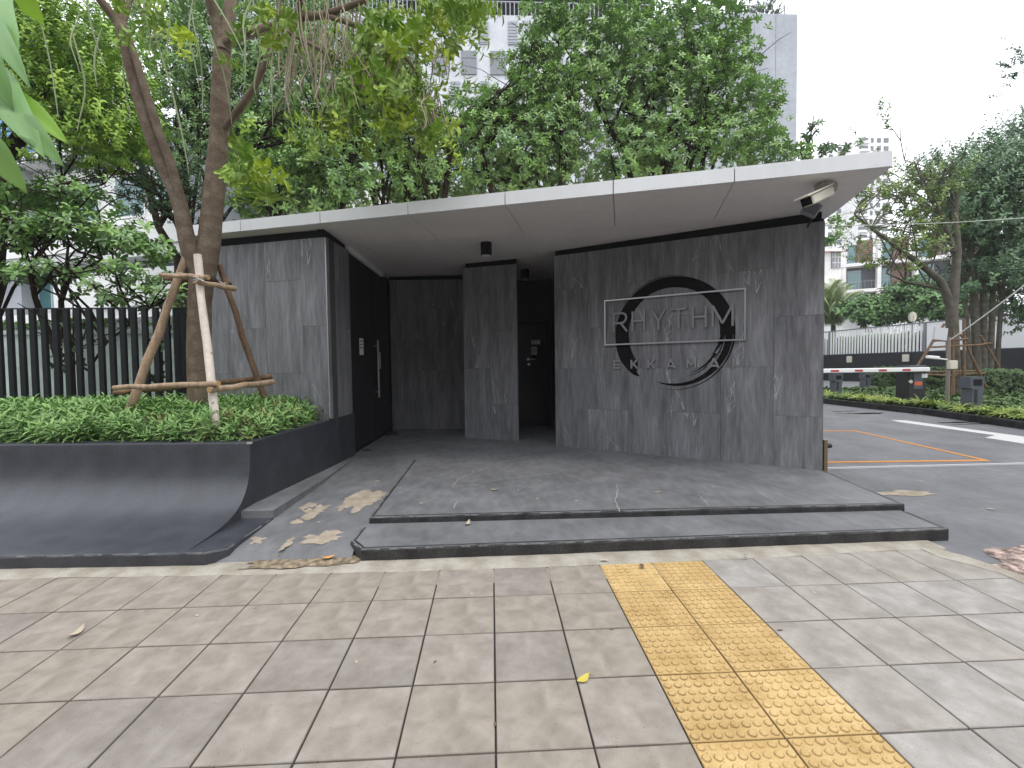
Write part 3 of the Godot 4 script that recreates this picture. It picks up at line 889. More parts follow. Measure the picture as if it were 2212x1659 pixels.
func build_planter():
	var root := thing("planter", Vector3(-4, 0.11, -4.7), "long black terrazzo planter with a concave seat-like front and raised kerb", "planter")
	# front: kerb line, rim line; profile is (fraction to rim, height)
	var prof := [[0.0, -0.05], [0.0, 0.185], [0.006, 0.203], [0.025, 0.213], [0.22, 0.222], [0.42, 0.236], [0.58, 0.262], [0.70, 0.300], [0.79, 0.350], [0.865, 0.42], [0.92, 0.50], [0.955, 0.59], [0.975, 0.70], [0.985, 0.80], [0.992, 0.885], [1.0, 0.90]]
	var nz := FastNoiseLite.new(); nz.seed = 61; nz.frequency = 1.5
	var b := MB.new()
	var n := 40
	var nm := []
	for i in prof.size():
		var k: Array = prof[maxi(i - 1, 0)]; var l: Array = prof[mini(i + 1, prof.size() - 1)]
		var t := Vector2((l[0] - k[0]) * 1.03, l[1] - k[1]).normalized()   # going inwards and up
		nm.append(Vector3(0, t.x, t.y).normalized())
	var pt := func(i, j):
		var f: float = j / float(n)
		var x := lerpf(-9.0, -2.38, f)
		var zk := -3.61 + (x + 2.23) * 0.032
		var zr := -4.63 + (x + 2.38) * 0.078
		return Vector3(x, prof[i][1] + (0.004 * nz.get_noise_1d(x * 5.0) if i < 3 and i > 0 else 0.0), lerpf(zk, zr, prof[i][0]))
	for i in prof.size() - 1:
		for j in n:
			var sm: bool = i >= 1
			if sm:
				b.stri(pt.call(i, j), pt.call(i, j + 1), pt.call(i + 1, j + 1), nm[i], nm[i], nm[i + 1])
				b.stri(pt.call(i, j), pt.call(i + 1, j + 1), pt.call(i + 1, j), nm[i], nm[i + 1], nm[i + 1])
			else:
				b.quad(pt.call(i, j), pt.call(i, j + 1), pt.call(i + 1, j + 1), pt.call(i + 1, j))
	# end face of the concave front
	for i in range(3, prof.size() - 1):
		var p: Vector3 = pt.call(i, n); var q: Vector3 = pt.call(i + 1, n)
		b.quad(Vector3(p.x, 0.0, p.z), Vector3(q.x, 0.0, q.z), q, p)
	obj(b, "concave_front", M.terrazzo, root)
	# kerb end with its cut corner
	b = MB.new()
	var kh := 0.2125
	var wb := MB.new()
	b.prism(PackedVector2Array([Vector2(-2.381, -3.615), Vector2(-2.23, -3.61), Vector2(-2.10, -3.70), Vector2(-2.09, -4.42), Vector2(-2.381, -4.44)]), func(z): return 0.0, func(z): return kh)
	obj(b, "kerb", M.terrazzo, root)
	obj(nosing([Vector2(-9.0, -3.83), Vector2(-2.23, -3.612), Vector2(-2.10, -3.70), Vector2(-2.09, -4.42)], func(z): return pav_h(z) - 0.02, func(z): return kh + 0.001, 9, wb), "kerb_edge", M.terrazzo, root)
	obj(wb, "worn_edge", M.worn, root).set_meta("kind", "stuff")
	# side wall and low ledge
	var side := [Vector2(-2.38, -4.63), Vector2(-2.160, -6.29), Vector2(-2.078, -7.05)]
	var rim := func(z): return 0.90 + 0.021 * (-z - 4.63)
	b = MB.new()
	for i in 2:
		var p: Vector2 = side[i]; var q: Vector2 = side[i + 1]
		b.quad(Vector3(p.x, 0.0, p.y), Vector3(q.x, 0.0, q.y), Vector3(q.x, rim.call(q.y), q.y), Vector3(p.x, rim.call(p.y), p.y))
		var w := Vector2(-0.19, 0.02)
		b.quad(Vector3(p.x, rim.call(p.y), p.y), Vector3(q.x, rim.call(q.y), q.y), Vector3(q.x + w.x, rim.call(q.y), q.y + w.y), Vector3(p.x + w.x, rim.call(p.y), p.y - 0.19))
		b.quad(Vector3(p.x + w.x, 0.5, p.y - 0.19), Vector3(p.x + w.x, rim.call(p.y), p.y - 0.19), Vector3(q.x + w.x, rim.call(q.y), q.y), Vector3(q.x + w.x, 0.5, q.y))
	# rim top along the front
	b.quad(Vector3(-2.38, 0.90, -4.63), Vector3(-2.57, 0.9035, -4.82), Vector3(-9.2, 0.9035, -5.36), Vector3(-9.0, 0.90, -5.147))
	b.quad(Vector3(-2.57, 0.5, -4.82), Vector3(-9.2, 0.5, -5.36), Vector3(-9.2, 0.9035, -5.36), Vector3(-2.57, 0.9035, -4.82))
	obj(b, "side_wall", M.terrazzo, root)
	b = MB.new()
	b.prism(PackedVector2Array([Vector2(-2.40, -4.42), Vector2(-2.085, -4.42), Vector2(-2.03, -5.6), Vector2(-2.02, -6.7), Vector2(-2.13, -6.95), Vector2(-2.22, -6.29), Vector2(-2.42, -4.63)]), func(z): return 0.0, func(z): return 0.283 + 0.012 * (-z - 4.42))
	obj(b, "ledge", M.floor, root)
	b = MB.new()
	b.prism(PackedVector2Array([Vector2(-2.5, -4.8), Vector2(-2.3, -6.5), Vector2(-4.3, -7.1), Vector2(-9.4, -7.1), Vector2(-9.4, -5.3)]), func(z): return 0.3, func(z): return 0.86)
	obj(b, "soil", M.soil, root)
	# chipped pale plaster on the rim corner
	b = MB.new()
	b.cbox(Vector3(-2.392, 0.893, -4.632), Vector3(0.05, 0.022, 0.02), 0.004, Basis(Vector3.UP, 0.3))
	obj(b, "chipped_corner", M.mortar, root)

# ------------------------------------------------------------------ gatehouse
func wall_frame(pl: Vector2, pr: Vector2) -> Transform3D:
	var s := (pr - pl).normalized()
	var x := Vector3(s.x, 0, s.y)
	return Transform3D(Basis(x, Vector3.UP, x.cross(Vector3.UP)), Vector3(pl.x, 0, pl.y))

func stone_wall(root: Node, pl: Vector2, pr: Vector2, y0: float, ytl: float, ytr: float, xs: Array, levels: Array, thick: float, sd: int) -> MeshInstance3D:
	var g := RandomNumberGenerator.new(); g.seed = sd
	var T := wall_frame(pl, pr)
	var L := pl.distance_to(pr)
	var b := MB.new()
	b.plate(PackedVector2Array([Vector2(0, y0 - 0.05), Vector2(L, y0 - 0.05), Vector2(L, ytr - 0.003), Vector2(0, ytl - 0.003)]), -thick, -0.004)
	var w := obj(b, "wall", M.joint, root, T)
	for i in xs.size() - 1:
		var a: float = xs[i]; var c: float = xs[i + 1]
		var lv: Array = [y0] + levels[i] + [99.0]
		for k in lv.size() - 1:
			var ta := minf(lv[k + 1], lerpf(ytl, ytr, a / L))
			var tc := minf(lv[k + 1], lerpf(ytl, ytr, c / L))
			var e := 0.0016
			b = MB.new()
			b.us = 0.40
			b.uo = Vector2(g.randf(), g.randf())
			b.plate(PackedVector2Array([Vector2(a + e, lv[k] + e), Vector2(c - e, lv[k] + e), Vector2(c - e, tc - e), Vector2(a + e, ta - e)]), -0.004, 0.004 + g.randf_range(-0.0008, 0.0008))
			obj(b, "stone_tile", M.stone if g.randf() < 0.6 else (M.stone_dark if g.randf() < 0.6 else M.stone_light), w, T)
	return w

func rw(u: float, v: float, y: float) -> Vector3:
	return Vector3(0.96 * u + 0.279 * v, y, 0.279 * u - 0.96 * v)

func sof(v: float) -> float:
	return 3.48 + 0.02 * (v - 7.6)

func crease(u: float) -> float:
	return 6.13 + (u + 3.85) * 0.053

func slab4(p: Array, t: float) -> MB:   # four points of an underside, thickness upwards
	var b := MB.new()
	var q := []
	for x in p: q.append(x)
	for x in p: q.append(x + Vector3(0, t, 0))
	b.hexa(q)
	return b

func band(root: Node, pl: Vector2, pr: Vector2, yb: float, inset: float, cut := 0.03):
	var T := wall_frame(pl, pr)
	var L := pl.distance_to(pr)
	var b := MB.new()
	b.plate(PackedVector2Array([Vector2(cut, yb - 0.03), Vector2(L - cut, yb - 0.03), Vector2(L - cut, 3.50), Vector2(cut, 3.50)]), -0.12, -inset)
	obj(b, "trim_band", M.band, root, T)

func build_gatehouse():
	var root := thing("gatehouse", Vector3(1.0, 0.3, -7.6), "low gatehouse clad in dark veined stone under a flat white canopy roof", "building")
	var RL := Vector2(1.033, -7.43); var RR := Vector2(4.055, -5.46)
	var A := [1.57, 2.83]; var B := [0.945, 2.2]
	stone_wall(root, RL, RR, 0.28, 3.385, 3.325, [0, 0.56, 1.19, 1.82, 2.455, 3.075, 3.607], [A, B, A, [0.945, 2.3], A, B], 0.22, 1)
	band(root, RL, RR, 3.34, 0.06)
	# right flank, behind the sign wall
	stone_wall(root, RR + Vector2(-0.004, -0.012), Vector2(4.9, -10.2), 0.2, 3.36, 3.40, [0, 0.6, 1.2, 1.8, 2.4, 3.0, 3.6, 4.2, 4.815], [A, B, A, B, A, B, A, B], 0.015, 2)
	# pillar
	var PL := Vector2(-0.487, -8.37); var PR := Vector2(0.453, -7.97)
	var d := Vector2(-0.02, -0.5)
	stone_wall(root, PL, PR, 0.33, 3.40, 3.385, [0, 0.51, 1.0216], [[1.6, 2.9], [0.96, 2.24]], 0.02, 3)
	stone_wall(root, PR + (PR - PL).normalized() * 0.004, PR + d, 0.33, 3.39, 3.39, [0, 0.5], [[1.6, 2.9]], 0.01, 4)
	stone_wall(root, PL + d, PL - (PR - PL).normalized() * 0.004, 0.33, 3.40, 3.40, [0, 0.5], [[0.96, 2.24]], 0.01, 5)
	band(root, PL, PR, 3.39, 0.05, 0.03)
	# left wall, front and flank
	var C := Vector2(-2.185, -6.289)
	stone_wall(root, Vector2(-4.3, -6.90), C, 0.86, 3.37, 3.37, [0, 0.63, 1.245, 1.825, 2.201], [A, B, A, [1.0, 2.2]], 0.2, 6)
	band(root, Vector2(-4.3, -6.90), C, 3.37, 0.05, 0.05)
	stone_wall(root, C + Vector2(0.012, -0.004), Vector2(-2.10, -7.03), 0.945, 3.375, 3.375, [0, 0.38, 0.744], [[1.54, 2.85], [2.2]], 0.015, 7)
	band(root, C, Vector2(-2.10, -7.03), 3.37, 0.03, 0.05)
	# back wall and dark passage
	stone_wall(root, Vector2(-2.06, -9.62), Vector2(-0.33, -9.45), 0.36, 3.43, 3.41, [0, 0.55, 1.15, 1.738], [B, A, B], 0.2, 8)
	band(root, Vector2(-2.06, -9.62), Vector2(-0.33, -9.45), 3.43, 0.002, 0.0)
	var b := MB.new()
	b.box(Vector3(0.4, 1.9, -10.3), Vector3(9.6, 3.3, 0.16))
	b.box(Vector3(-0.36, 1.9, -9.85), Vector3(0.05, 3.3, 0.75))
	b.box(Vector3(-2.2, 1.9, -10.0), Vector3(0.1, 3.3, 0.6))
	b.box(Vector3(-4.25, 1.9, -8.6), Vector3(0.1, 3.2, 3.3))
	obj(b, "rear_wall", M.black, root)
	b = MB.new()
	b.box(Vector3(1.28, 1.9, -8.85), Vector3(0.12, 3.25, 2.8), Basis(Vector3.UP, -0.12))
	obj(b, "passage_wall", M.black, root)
	# inner glazed door at the end of the passage
	b = MB.new()
	b.box(Vector3(0.55, 1.42, -9.72), Vector3(1.25, 2.15, 0.05))
	var idr := obj(b, "glazed_door", M.dark_glass, root)
	b = MB.new()
	for q in [[-0.09, 1.45, 0.06, 2.2], [1.19, 1.45, 0.06, 2.2], [0.55, 2.53, 1.3, 0.07], [0.28, 1.45, 0.07, 2.2]]: b.box(Vector3(q[0], q[1], -9.70), Vector3(q[2], q[3], 0.07))
	obj(b, "door_frame", M.band, idr)
	b = MB.new()
	var hp := at(1141, 776, -9.62)
	b.tube([hp, hp + Vector3(0.16, 0, 0)], [0.011, 0.011], 8)
	b.tube([hp + Vector3(0, 0, -0.05), hp + Vector3(0, 0, 0.012)], [0.028, 0.028], 12)
	var kp := at(1142.5, 787, -9.62)
	b.tube([kp + Vector3(0, 0, -0.05), kp + Vector3(0, 0, 0.008)], [0.026, 0.026], 12)
	obj(b, "door_handle", M.steel, idr)
	# black ribbed entrance door on the left
	var D0 := Vector2(-2.135, -7.05); var D1 := Vector2(-2.07, -9.62)
	var T := wall_frame(D0, D1)
	var L := D0.distance_to(D1)
	b = MB.new()
	b.plate(PackedVector2Array([Vector2(0, 0.25), Vector2(L, 0.25), Vector2(L, 3.42), Vector2(0, 3.40)]), -0.08, -0.012)
	var door := obj(b, "ribbed_door", M.black, root, T)
	b = MB.new()
	var k := 0
	while k * 0.034 + 0.03 < L:
		b.box(Vector3(k * 0.034 + 0.02, 1.86, -0.006), Vector3(0.020, 3.0, 0.014))
		k += 1
	obj(b, "ribs", M.black, door, T).set_meta("kind", "stuff")
	b = MB.new()
	b.box(Vector3(1.33, 1.85, 0.001), Vector3(0.012, 3.02, 0.012))
	b.box(Vector3(2.45, 1.85, 0.004), Vector3(0.05, 3.02, 0.03))
	b.box(Vector3(1.28, 0.345, 0.004), Vector3(2.5, 0.06, 0.03))
	obj(b, "door_frame", M.band, door, T)
	for hd in [[1.36, 1.10, 2.13, 0.017, 0.07], [1.56, 1.62, 1.92, 0.011, 0.05]]:
		b = MB.new()
		b.tube([Vector3(hd[0], hd[1], hd[4]), Vector3(hd[0], hd[2], hd[4])], [hd[3], hd[3]], 10)
		for y in [hd[1] + 0.1, hd[2] - 0.1]: b.tube([Vector3(hd[0], y, 0), Vector3(hd[0], y, hd[4])], [0.008, 0.008], 8)
		obj(b, "pull_handle", M.steel, door, T)
	b = MB.new()
	b.plate(PackedVector2Array([Vector2(0.02, 3.385), Vector2(2.0, 3.385), Vector2(2.0, 3.47), Vector2(0.02, 3.47)]), -0.02, 0.03)
	obj(b, "white_strip", M.white_paint, door, T)  # plain white strip along the top of the ribbed door
	b = MB.new()
	b.box(Vector3(-2.1795, 2.16, -6.2845), Vector3(0.009, 2.40, 0.009), Basis(Vector3.UP, 0.7))
	obj(b, "corner_bead", M.steel, root)
	build_roof(root)

func build_roof(root: Node):
	var us := [-5.95, -5.03, -3.80, -2.565, -1.335, -0.105, 1.125, 2.535]
	var v0 := 5.27
	var b := MB.new()
	b.hexa([rw(-5.93, 5.306, 3.545), rw(2.51, 5.306, 3.545), rw(2.51, 11.2, 3.575), rw(-5.93, 11.2, 3.575), rw(-5.93, 5.306, 3.642), rw(2.51, 5.306, 3.642), rw(2.51, 11.2, 3.642), rw(-5.93, 11.2, 3.642)])
	var roof := obj(b, "roof", M.soffit, root)
	b = MB.new()
	b.hexa([rw(-5.94, v0 + 0.0305, 3.503), rw(2.52, v0 + 0.0305, 3.503), rw(2.52, v0 + 0.0345, 3.503), rw(-5.94, v0 + 0.0345, 3.503), rw(-5.94, v0 + 0.0305, 3.64), rw(2.52, v0 + 0.0305, 3.64), rw(2.52, v0 + 0.0345, 3.64), rw(-5.94, v0 + 0.0345, 3.64)])
	obj(b, "fascia_backing", M.band, roof)
	var e := 0.005
	for i in us.size() - 1:
		var a: float = us[i] + e; var c: float = us[i + 1] - e
		b = MB.new()
		b.hexa([rw(a, v0, 3.50), rw(c, v0, 3.50), rw(c, v0 + 0.03, 3.50), rw(a, v0 + 0.03, 3.50), rw(a, v0, 3.648), rw(c, v0, 3.648), rw(c, v0 + 0.03, 3.654), rw(a, v0 + 0.03, 3.654)])
		obj(b, "fascia_panel", M.panel, roof)
		a = us[i] + 0.004; c = us[i + 1] - 0.004
		var va := crease(a); var vc := crease(c)
		obj(slab4([rw(a, v0 + 0.035, 3.4995), rw(c, v0 + 0.035, 3.4995), rw(c, vc, sof(vc)), rw(a, va, sof(va))], 0.02), "soffit_panel", M.soffit, roof)
		obj(slab4([rw(a, va + 0.0005, sof(va)), rw(c, vc + 0.0005, sof(vc)), rw(c, 11.0, sof(11.0)), rw(a, 11.0, sof(11.0))], 0.02), "soffit_panel", M.soffit, roof)
	# sealant behind the soffit joints
	b = MB.new()
	for u in us.slice(1, us.size() - 1):
		var vc := crease(u)
		b.hexa([rw(u - 0.006, vc, sof(vc) + 0.003), rw(u + 0.006, vc, sof(vc) + 0.003), rw(u + 0.006, 10.9, sof(10.9) + 0.003), rw(u - 0.006, 10.9, sof(10.9) + 0.003), rw(u - 0.006, vc, sof(vc) + 0.018), rw(u + 0.006, vc, sof(vc) + 0.018), rw(u + 0.006, 10.9, sof(10.9) + 0.018), rw(u - 0.006, 10.9, sof(10.9) + 0.018)])
	obj(b, "sealant", M.white_paint, roof)
	# side fascias
	for u in [2.537, -5.952]:
		for q in [[5.27, 6.6], [6.6, 8.1], [8.1, 9.6], [9.6, 11.2]]:
			var s := 0.03 * signf(-u)
			var x0 := minf(u, u + s); var x1 := maxf(u, u + s)
			b = MB.new()
			b.hexa([rw(x0, q[0] + 0.004, 3.47), rw(x1, q[0] + 0.004, 3.47), rw(x1, q[1] - 0.004, 3.47), rw(x0, q[1] - 0.004, 3.47), rw(x0, q[0] + 0.004, 3.647), rw(x1, q[0] + 0.004, 3.647), rw(x1, q[1] - 0.004, 3.647), rw(x0, q[1] - 0.004, 3.647)])
			if q[0] < 5.3:
				b = MB.new()
				b.hexa([rw(x0, q[0] + 0.032, 3.5), rw(x1, q[0] + 0.032, 3.5), rw(x1, q[1] - 0.004, 3.47), rw(x0, q[1] - 0.004, 3.47), rw(x0, q[0] + 0.032, 3.647), rw(x1, q[0] + 0.032, 3.647), rw(x1, q[1] - 0.004, 3.647), rw(x0, q[1] - 0.004, 3.647)])
			obj(b, "fascia_panel", M.panel, roof)

func build_roof_litter():
	var g := RandomNumberGenerator.new(); g.seed = 12
	var xf := []; var cols := []
	for k in 260:
		var p := rw(g.randf_range(-5.5, 2.3), 5.33 + absf(g.randfn()) * 0.12, 3.652 + g.randf() * 0.012)
		xf.append(Transform3D(basis_to(Vector3(g.randfn() * 0.5, 1, g.randfn() * 0.5).normalized(), g.randf() * TAU, g.randf_range(0.2, 0.5)), p))
		var c := Color(0.05, 0.04, 0.025).lerp(Color(0.12, 0.12, 0.04), g.randf()); c.a = 1; cols.append(c)
	tag(multi(M.rosette_small, xf, cols, "roof_litter", M.leaf_matte), "dry leaf litter lying along the canopy roof edge", "leaf litter", "", "stuff")

func stroke_plate(b: MB, a: Vector2, c: Vector2, w: float, z0: float, z1: float, ext := 0.0):
	var d := (c - a).normalized()
	var s := Vector2(-d.y, d.x) * w * 0.5
	a -= d * ext; c += d * ext
	b.plate(PackedVector2Array([a + s, a - s, c - s, c + s]), z0, z1)

func arc_band(b: MB, th0: float, th1: float, rin: Callable, rout: Callable, z0: float, z1: float, c: Vector2):
	var n := int(absf(th1 - th0) / 2.5) + 2
	var pr := []
	for i in n + 1:
		var f := float(i) / n
		var a := deg_to_rad(lerpf(th0, th1, f))
		var e := Vector2(cos(a), sin(a))
		var cur := [c + e * rin.call(f), c + e * rout.call(f)]
		if i > 0:
			# angles fall from th0 to th1: previous point lies anticlockwise
			var q := [pr[0], cur[0], cur[1], pr[1]]
			var v3 := func(p: Vector2, z: float): return Vector3(p.x, p.y, z)
			b.quad(v3.call(q[1], z1), v3.call(q[2], z1), v3.call(q[3], z1), v3.call(q[0], z1))
			b.quad(v3.call(q[2], z0), v3.call(q[3], z0), v3.call(q[3], z1), v3.call(q[2], z1))
			b.quad(v3.call(q[0], z0), v3.call(q[1], z0), v3.call(q[1], z1), v3.call(q[0], z1))
		pr = cur

func build_sign():
	var T := wall_frame(Vector2(1.033, -7.43), Vector2(4.055, -5.46))
	var root := Node3D.new()
	root.name = "entrance_sign"; add_child(root)
	root.global_transform = T.translated_local(Vector3(1.8, 1.2, 0.004))
	tag(root, "metal sign reading RHYTHM EKKAMAI with a dark brushed ring and thin frame", "sign")
	var c := Vector2(1.82, 2.04)
	var b := MB.new()
	var nz := FastNoiseLite.new(); nz.seed = 4; nz.frequency = 6.0
	# main brush stroke, clockwise from lower left over the top to the right
	var wid := func(f: float): return 0.205 - 0.052 * smoothstep(0.15, 0.5, f) + 0.035 * smoothstep(0.7, 1.0, f) + 0.004 * nz.get_noise_1d(f * 20.0)
	arc_band(b, 226, -3, func(f): return 0.815 - wid.call(f) + (0.10 * pow(maxf(0.0, 1.0 - f / 0.035), 1.5) if f < 0.035 else 0.0), func(f): return 0.815 - 0.03 * maxf(0.0, 1.0 - f / 0.09), 0.002, 0.009, c)
	arc_band(b, 232, 226, func(f): return 0.74 - 0.02 * f, func(f): return lerpf(0.75, 0.785, f), 0.002, 0.009, c)
	# dry-brush streaks running down the right and under
	for s in [[-3, -104, 0.795, 0.815, 0.5, 0.775], [-3, -108, 0.695, 0.785, 0.62, 0.70], [-3, -30, 0.632, 0.690, 0.3, 0.60], [-26, -66, 0.615, 0.655, 0.4, 0.595], [-10, -44, 0.665, 0.685, 0.4, 0.655], [-44, -72, 0.64, 0.655, 0.4, 0.62], [-70, -106, 0.700, 0.732, 0.5, 0.69]]:
		arc_band(b, s[0], s[1], func(f): return lerpf(s[2], s[5], pow(f, 1.2)) + 0.006 * nz.get_noise_2d(f * 14.0, s[2] * 90.0), func(f): return lerpf(lerpf(s[3], s[3] - (s[2] - s[5]), pow(f, 1.2)), lerpf(s[2], s[5], pow(f, 1.2)) + 0.001, pow(f, 1.0 + s[4])) + 0.006 * nz.get_noise_2d(f * 17.0, s[3] * 70.0 + 30.0) * (1.0 - f), 0.002, 0.009, c)
	arc_band(b, 146, 74, func(f): return 0.829, func(f): return 0.829 + 0.010 * sin(f * PI), 0.002, 0.009, c)
	obj(b, "brush_ring", M.ring, root, T)
	# frame
	for q in [[Vector2(0.856, 1.929), Vector2(2.75, 1.929)], [Vector2(0.856, 2.59), Vector2(2.75, 2.59)], [Vector2(0.856, 1.939), Vector2(0.856, 2.58)], [Vector2(2.75, 1.939), Vector2(2.75, 2.58)]]:
		b = MB.new()
		stroke_plate(b, q[0], q[1], 0.020, 0.030, 0.052, 0.0105 if q[0].y == q[1].y else -0.0005)
		obj(b, "frame_bar", M.steel, root, T)
	b = MB.new()
	for q in [Vector2(0.9, 1.929), Vector2(2.7, 1.929), Vector2(0.9, 2.59), Vector2(2.7, 2.59)]: b.tube([Vector3(q.x, q.y, 0), Vector3(q.x, q.y, 0.031)], [0.006, 0.006], 6)
	obj(b, "standoffs", M.steel, root, T)
	# letters
	var y0 := 2.118; var y1 := 2.403; var w := 0.027
	var big := {
		"R": [[[0.99, y0], [0.99, y1]], [[0.99, y1 - w / 2], [1.12, y1 - w / 2], [1.163, y1 - 0.03], [1.183, y1 - 0.08], [1.163, y1 - 0.13], [1.12, y1 - 0.158], [0.99, y1 - 0.158]], [[1.10, y1 - 0.165], [1.19, y0]]],
		"H": [[[1.273, y0], [1.273, y1]], [[1.443, y0], [1.443, y1]], [[1.273, 2.262], [1.443, 2.262]]],
		"Y": [[[1.555, y1], [1.645, 2.24]], [[1.735, y1], [1.645, 2.24]], [[1.645, y0], [1.645, 2.25]]],
		"T": [[[1.818, y1 - w / 2], [2.02, y1 - w / 2]], [[1.919, y0], [1.919, y1 - w]]],
		"H_": [[[2.107, y0], [2.107, y1]], [[2.272, y0], [2.272, y1]], [[2.107, 2.262], [2.272, 2.262]]],
		"M": [[[2.359, y0], [2.359, y1]], [[2.602, y0], [2.602, y1]], [[2.362, y1 - 0.01], [2.480, y0 + 0.04]], [[2.599, y1 - 0.01], [2.480, y0 + 0.04]]]}
	var k0 := 1.566; var k1 := 1.693; var w2 := 0.026
	var small := [
		[[[0.991, k0], [0.991, k1]], [[0.991, k0 + w2 / 2], [1.088, k0 + w2 / 2]], [[0.991, k1 - w2 / 2], [1.088, k1 - w2 / 2]], [[0.991, 1.63], [1.075, 1.63]]],
		[[[1.251, k0], [1.251, k1]], [[1.26, 1.617], [1.335, k1]], [[1.28, 1.637], [1.342, k0]]],
		[[[1.501, k0], [1.501, k1]], [[1.51, 1.617], [1.585, k1]], [[1.53, 1.637], [1.592, k0]]],
		[[[1.757, k0], [1.814, k1]], [[1.871, k0], [1.814, k1]], [[1.78, 1.592], [1.848, 1.592]]],
		[[[2.037, k0], [2.037, k1]], [[2.137, k0], [2.137, k1]], [[2.04, k1 - 0.01], [2.087, 1.60]], [[2.134, k1 - 0.01], [2.087, 1.60]]],
		[[[2.318, k0], [2.375, k1]], [[2.432, k0], [2.375, k1]], [[2.34, 1.592], [2.41, 1.592]]],
		[[[2.614, k0], [2.614, k1]]]]
	for key in big: letter(big[key], w, 0.022, 0.042, T, root)
	for l in small: letter(l, w2, 0.012, 0.034, T, root)

func letter(strokes: Array, w: float, z0: float, z1: float, T: Transform3D, root: Node):
	var polys: Array[PackedVector2Array] = []
	for s in strokes:
		var pl := PackedVector2Array()
		for q in s: pl.append(Vector2(q[0], q[1]))
		for r in Geometry2D.offset_polyline(pl, w * 0.5, Geometry2D.JOIN_MITER, Geometry2D.END_BUTT): polys.append(r)
	var b := MB.new()
	var k := 0
	for p in polys:
		b.plate(p, z0, z1 - 0.0006 * k)
		k += 1
	for q in [strokes[0][0]]: b.tube([Vector3(q[0], q[1] + 0.02, 0), Vector3(q[0], q[1] + 0.02, z0)], [0.005, 0.005], 5)
	obj(b, "letter", M.letter, root, T)

